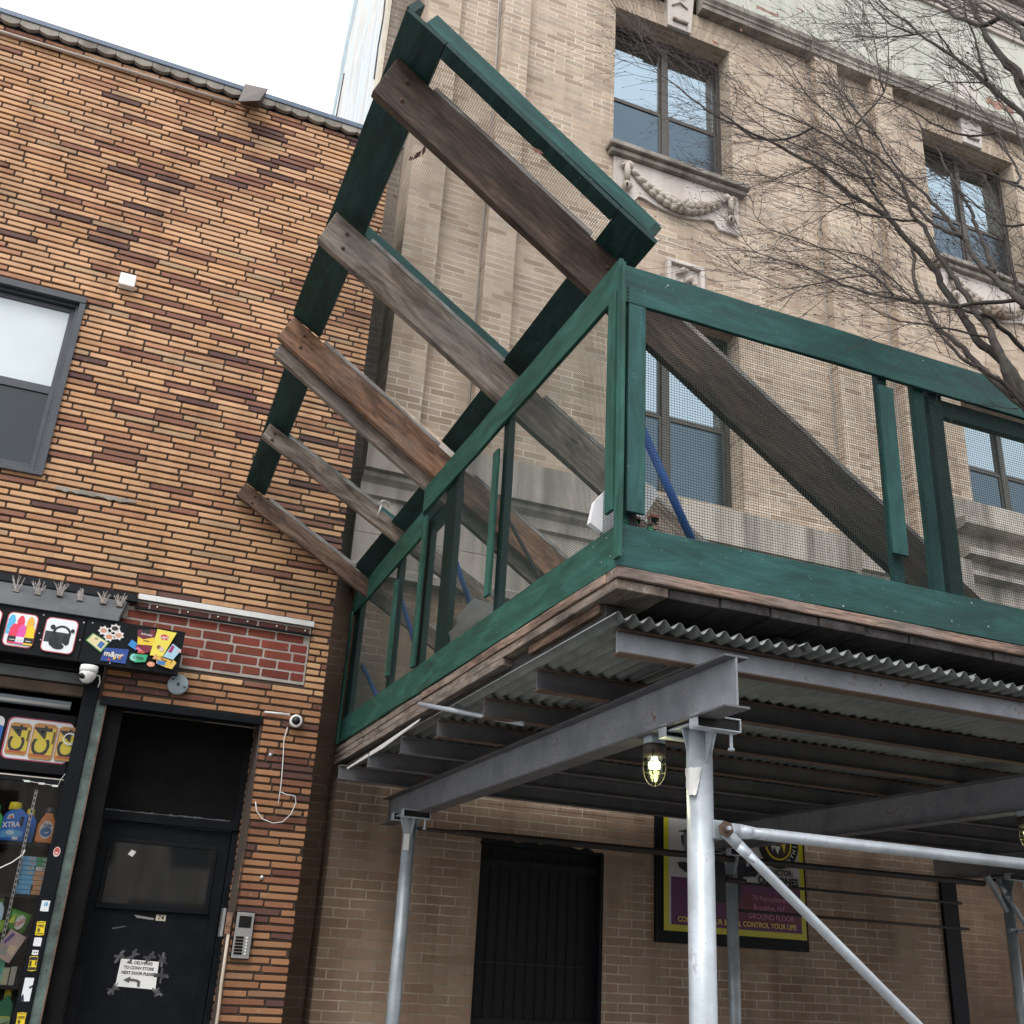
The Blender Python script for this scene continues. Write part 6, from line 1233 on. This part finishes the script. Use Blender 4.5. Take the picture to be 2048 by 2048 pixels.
# hidden trunk out of frame joins the limbs
B = Vector((5.15, 2.72, 0)); mb = MB(); rnd = random.Random(1)
mb.tube([B, B+Vector((-.01, 0, .8)), B+Vector((-.03, .02, 1.8)), B+Vector((-.05, .02, 2.9))], [.20, .155, .14, .12], M_BARK, 16); mb.build('trunk', TR, smooth=True)
def nearest(s, own, d0):
    best = None
    for k, (Q, RR) in enumerate(L3):
        if k == own: continue
        for q, r in zip(Q, RR):
            v = q-s; d = v.length
            if d < .06: return 0
            if r < own_r*.5 or d > .8: continue
            a = v.angle(-d0)
            if a > math.radians(33): continue
            c = d*(1+1.2*a)
            if best is None or c < best[0]: best = (c, q)
    return best
for k, (Q, RR) in enumerate(L3):
    s = Q[0]; own_r = RR[0]
    w_ = [s[i]-(CH if i == 2 else 0) for i in range(3)]; px = 1024+F*sum(RC[0][i]*w_[i] for i in range(3))/sum(RC[2][i]*w_[i] for i in range(3))
    if px < 2045:
        d0 = (Q[min(3, len(Q)-1)]-Q[0]).normalized(); b = nearest(s, k, d0)
        if b:
            t0 = b[1]; c = s-d0*(t0-s).length*.5; m = 7
            cv = [t0*(1-i/m)**2+c*2*(i/m)*(1-i/m)+s*(i/m)**2 for i in range(m)]; L3[k] = (cv+Q, [RR[0]*(1.15-.15*i/m) for i in range(m)]+RR)
        elif b is None: L3[k] = (Q, [r*min(1, .35+.65*i/8) for i, r in enumerate(RR)])
mb = MB()
TT = B+Vector((-.05, .02, 2.85))
for Q, RR in L3:
    s = Q[0]
    px = (1024+F*sum(RC[0][i]*(s[i]-(CH if i == 2 else 0)) for i in range(3))/sum(RC[2][i]*(s[i]-(CH if i == 2 else 0)) for i in range(3)))
    if px > 2050:
        z1 = max(2.0, min(s.z-.5, 3.0)); b0 = Vector((5.10, 2.74, z1)); c = Vector((max(s.x+.25, 4.95), 2.72, (z1+s.z)/2+.1)); m = 8
        cv = [b0*(1-k/m)**2+c*2*(k/m)*(1-k/m)+s*(k/m)**2 for k in range(m)]; Q = cv+Q; RR = [RR[0]*1.25]*m+RR
    j = [q+Vector((rnd.uniform(-1, 1), rnd.uniform(-1, 1), rnd.uniform(-1, 1)))*min(.006, r*.8) for q, r in zip(Q, RR)]
    mb.tube(j, [r*(1+rnd.uniform(-.08, .10)) for r in RR], M_BARK, 8 if RR[0] > .006 else 5)
mb.build('limb', TR, smooth=True)
# twigs
mb = MB(); rnd = random.Random(99); NTW = 0
def twig(p, d, L, r, depth):
    global NTW
    NTW += 1; n = 4 if L < .25 else 6; pts = [p]; q = p.copy(); d = d.copy()
    for i in range(n):
        d = (d+Vector((rnd.uniform(-1, 1), rnd.uniform(-1, 1)*.7, rnd.uniform(-1, 1)))*.13+Vector((-.03, 0, .035))).normalized(); q = q+d*(L/n); pts.append(q.copy())
    mb.tube(pts, [r*(1-.55*i/n) for i in range(n+1)], M_TWIG, 3, caps=False)
    if rnd.random() < .8:                                    # buds
        e = pts[-1]; mb.tube([e, e+d*.006, e+d*.016], [r*.9, min(r*1.7, .003), r*.3], M_TWIG, 4, caps=False)
    if depth > 0:
        for i in range(1, n+1):
            if rnd.random() < .72:
                s = 1 if rnd.random() < .5 else -1; ax = Vector((rnd.uniform(-.35, .35), -1, rnd.uniform(-.3, .3))).normalized(); a = math.radians(rnd.uniform(25, 58))*s
                dd = Matrix.Rotation(a, 3, ax)@d; twig(pts[i], dd, L*rnd.uniform(.35, .65), r*.68, depth-1)
for Q, RR in L3:
    n = len(Q)
    for i in range(1, n):
        if RR[i] > .030: continue
        step = (Q[i]-Q[i-1]).length; dens = (13.0 if Q[i].x < 3.4 else 10.0) if RR[i] < .012 else 3.5
        if rnd.random() < step*dens:
            d = (Q[i]-Q[i-1]).normalized(); s = 1 if rnd.random() < .55 else -1; ax = Vector((rnd.uniform(-.5, .5), -1, rnd.uniform(-.5, .5))).normalized()
            dd = Matrix.Rotation(math.radians(rnd.uniform(22, 60))*s, 3, ax)@d; twig(Q[i], dd, rnd.uniform(.14, .50), rnd.uniform(.0016, .0027), 2 if rnd.random() < .55 else 1)
    d = (Q[-1]-Q[-2]).normalized()
    for k in range(3 if RR[-1] < .004 else 0): twig(Q[-1], (d+Vector((rnd.uniform(-.4, .4), rnd.uniform(-.3, .3), rnd.uniform(-.4, .4)))).normalized(), rnd.uniform(.15, .35), max(.0015, RR[-1]*.9), 1)
print('TWIGS', NTW, len(mb.v))
o = mb.build('twigs', TR); o['kind'] = 'stuff'
mb = MB()
for px, py, D in ((1402, 12, 3.9), (1430, 85, 4.0), (1470, 285, 4.0), (1482, 60, 3.9), (1600, 560, 3.8), (1585, 487, 3.8)):
    c = onY(px, py, D)
    for q in range(2):
        a = rnd.uniform(0, 3.14); s = rnd.uniform(.012, .028); v1 = Vector((math.cos(a), .3, math.sin(a)))*s; v2 = Vector((-math.sin(a), .3, math.cos(a)))*s*.35; mb.add([c-v1, c+v2, c+v1, c-v2], [(0, 1, 2, 3)], paint((.20, .07, .04), .8, 0, .2, 'dead_leaf'))
mb.build('dead_leaf', TR)['label'] = 'few reddish dead leaves still hanging'
# ---------------------------------------------------------------- camera, light
cam = bpy.data.cameras.new('camera'); co = bpy.data.objects.new('camera', cam); COL.objects.link(co); SC.camera = co
r = Vector(RC[0]); u = -Vector(RC[1]); f = Vector(RC[2]); M = Matrix((r, u, -f)).transposed().to_4x4(); M.translation = (0, 0, CH); co.matrix_world = M
cam.sensor_fit = 'HORIZONTAL'; cam.sensor_width = 36; cam.lens = 36*F/2048; cam.clip_start = .05; cam.clip_end = 500
W = bpy.data.worlds.new('World'); SC.world = W; W.use_nodes = True; nt = W.node_tree; bg = nt.nodes['Background']
sky = nt.nodes.new('ShaderNodeTexSky'); sky.sky_type = 'NISHITA'; sky.sun_disc = False; EL, AZ = math.radians(52), math.radians(215)
sky.sun_elevation = EL; sky.sun_rotation = AZ; sky.air_density = 1.0; sky.dust_density = 4.0; sky.ozone_density = 1.0
bw = nt.nodes.new('ShaderNodeRGBToBW'); mx = nt.nodes.new('ShaderNodeMix'); mx.data_type = 'RGBA'; mx.inputs[0].default_value = .8
nt.links.new(sky.outputs[0], bw.inputs[0]); nt.links.new(sky.outputs[0], mx.inputs[6]); nt.links.new(bw.outputs[0], mx.inputs[7]); # thick even cloud deck over the clear sky
tc = nt.nodes.new('ShaderNodeTexCoord'); cl = nt.nodes.new('ShaderNodeTexNoise'); cl.inputs['Scale'].default_value = 2.2; cl.inputs['Detail'].default_value = 4; cl.inputs['Roughness'].default_value = .5; nt.links.new(tc.outputs['Generated'], cl.inputs['Vector'])
cr = nt.nodes.new('ShaderNodeValToRGB'); cr.color_ramp.elements[0].position = .3; cr.color_ramp.elements[0].color = (.84, .875, .93, 1); cr.color_ramp.elements[1].position = .7; cr.color_ramp.elements[1].color = (1, 1, 1, 1); nt.links.new(cl.outputs['Fac'], cr.inputs[0])
sc = nt.nodes.new('ShaderNodeVectorMath'); sc.operation = 'SCALE'; sc.inputs[3].default_value = 7.0; nt.links.new(cr.outputs[0], sc.inputs[0])
m2 = nt.nodes.new('ShaderNodeMix'); m2.data_type = 'RGBA'; m2.inputs[0].default_value = .85; nt.links.new(mx.outputs[2], m2.inputs[6]); nt.links.new(sc.outputs[0], m2.inputs[7]); nt.links.new(m2.outputs[2], bg.inputs[0]); bg.inputs[1].default_value = .15
sl = bpy.data.lights.new('sun', 'SUN'); sl.energy = 1.0; sl.angle = math.radians(25); sl.color = (1, .97, .93); so = bpy.data.objects.new('sun', sl); COL.objects.link(so)
# Nishita: sun_rotation is measured clockwise from +Y
sd = Vector((math.sin(AZ)*math.cos(EL), math.cos(AZ)*math.cos(EL), math.sin(EL))); so.rotation_euler = sd.to_track_quat('Z', 'Y').to_euler(); so.location = (0, 0, 20)
SC.view_settings.view_transform = 'Standard'; SC.view_settings.look = 'None'; SC.view_settings.exposure = 0.86; SC.view_settings.gamma = 1.0
SC.cycles.max_bounces = 8; SC.cycles.transparent_max_bounces = 12
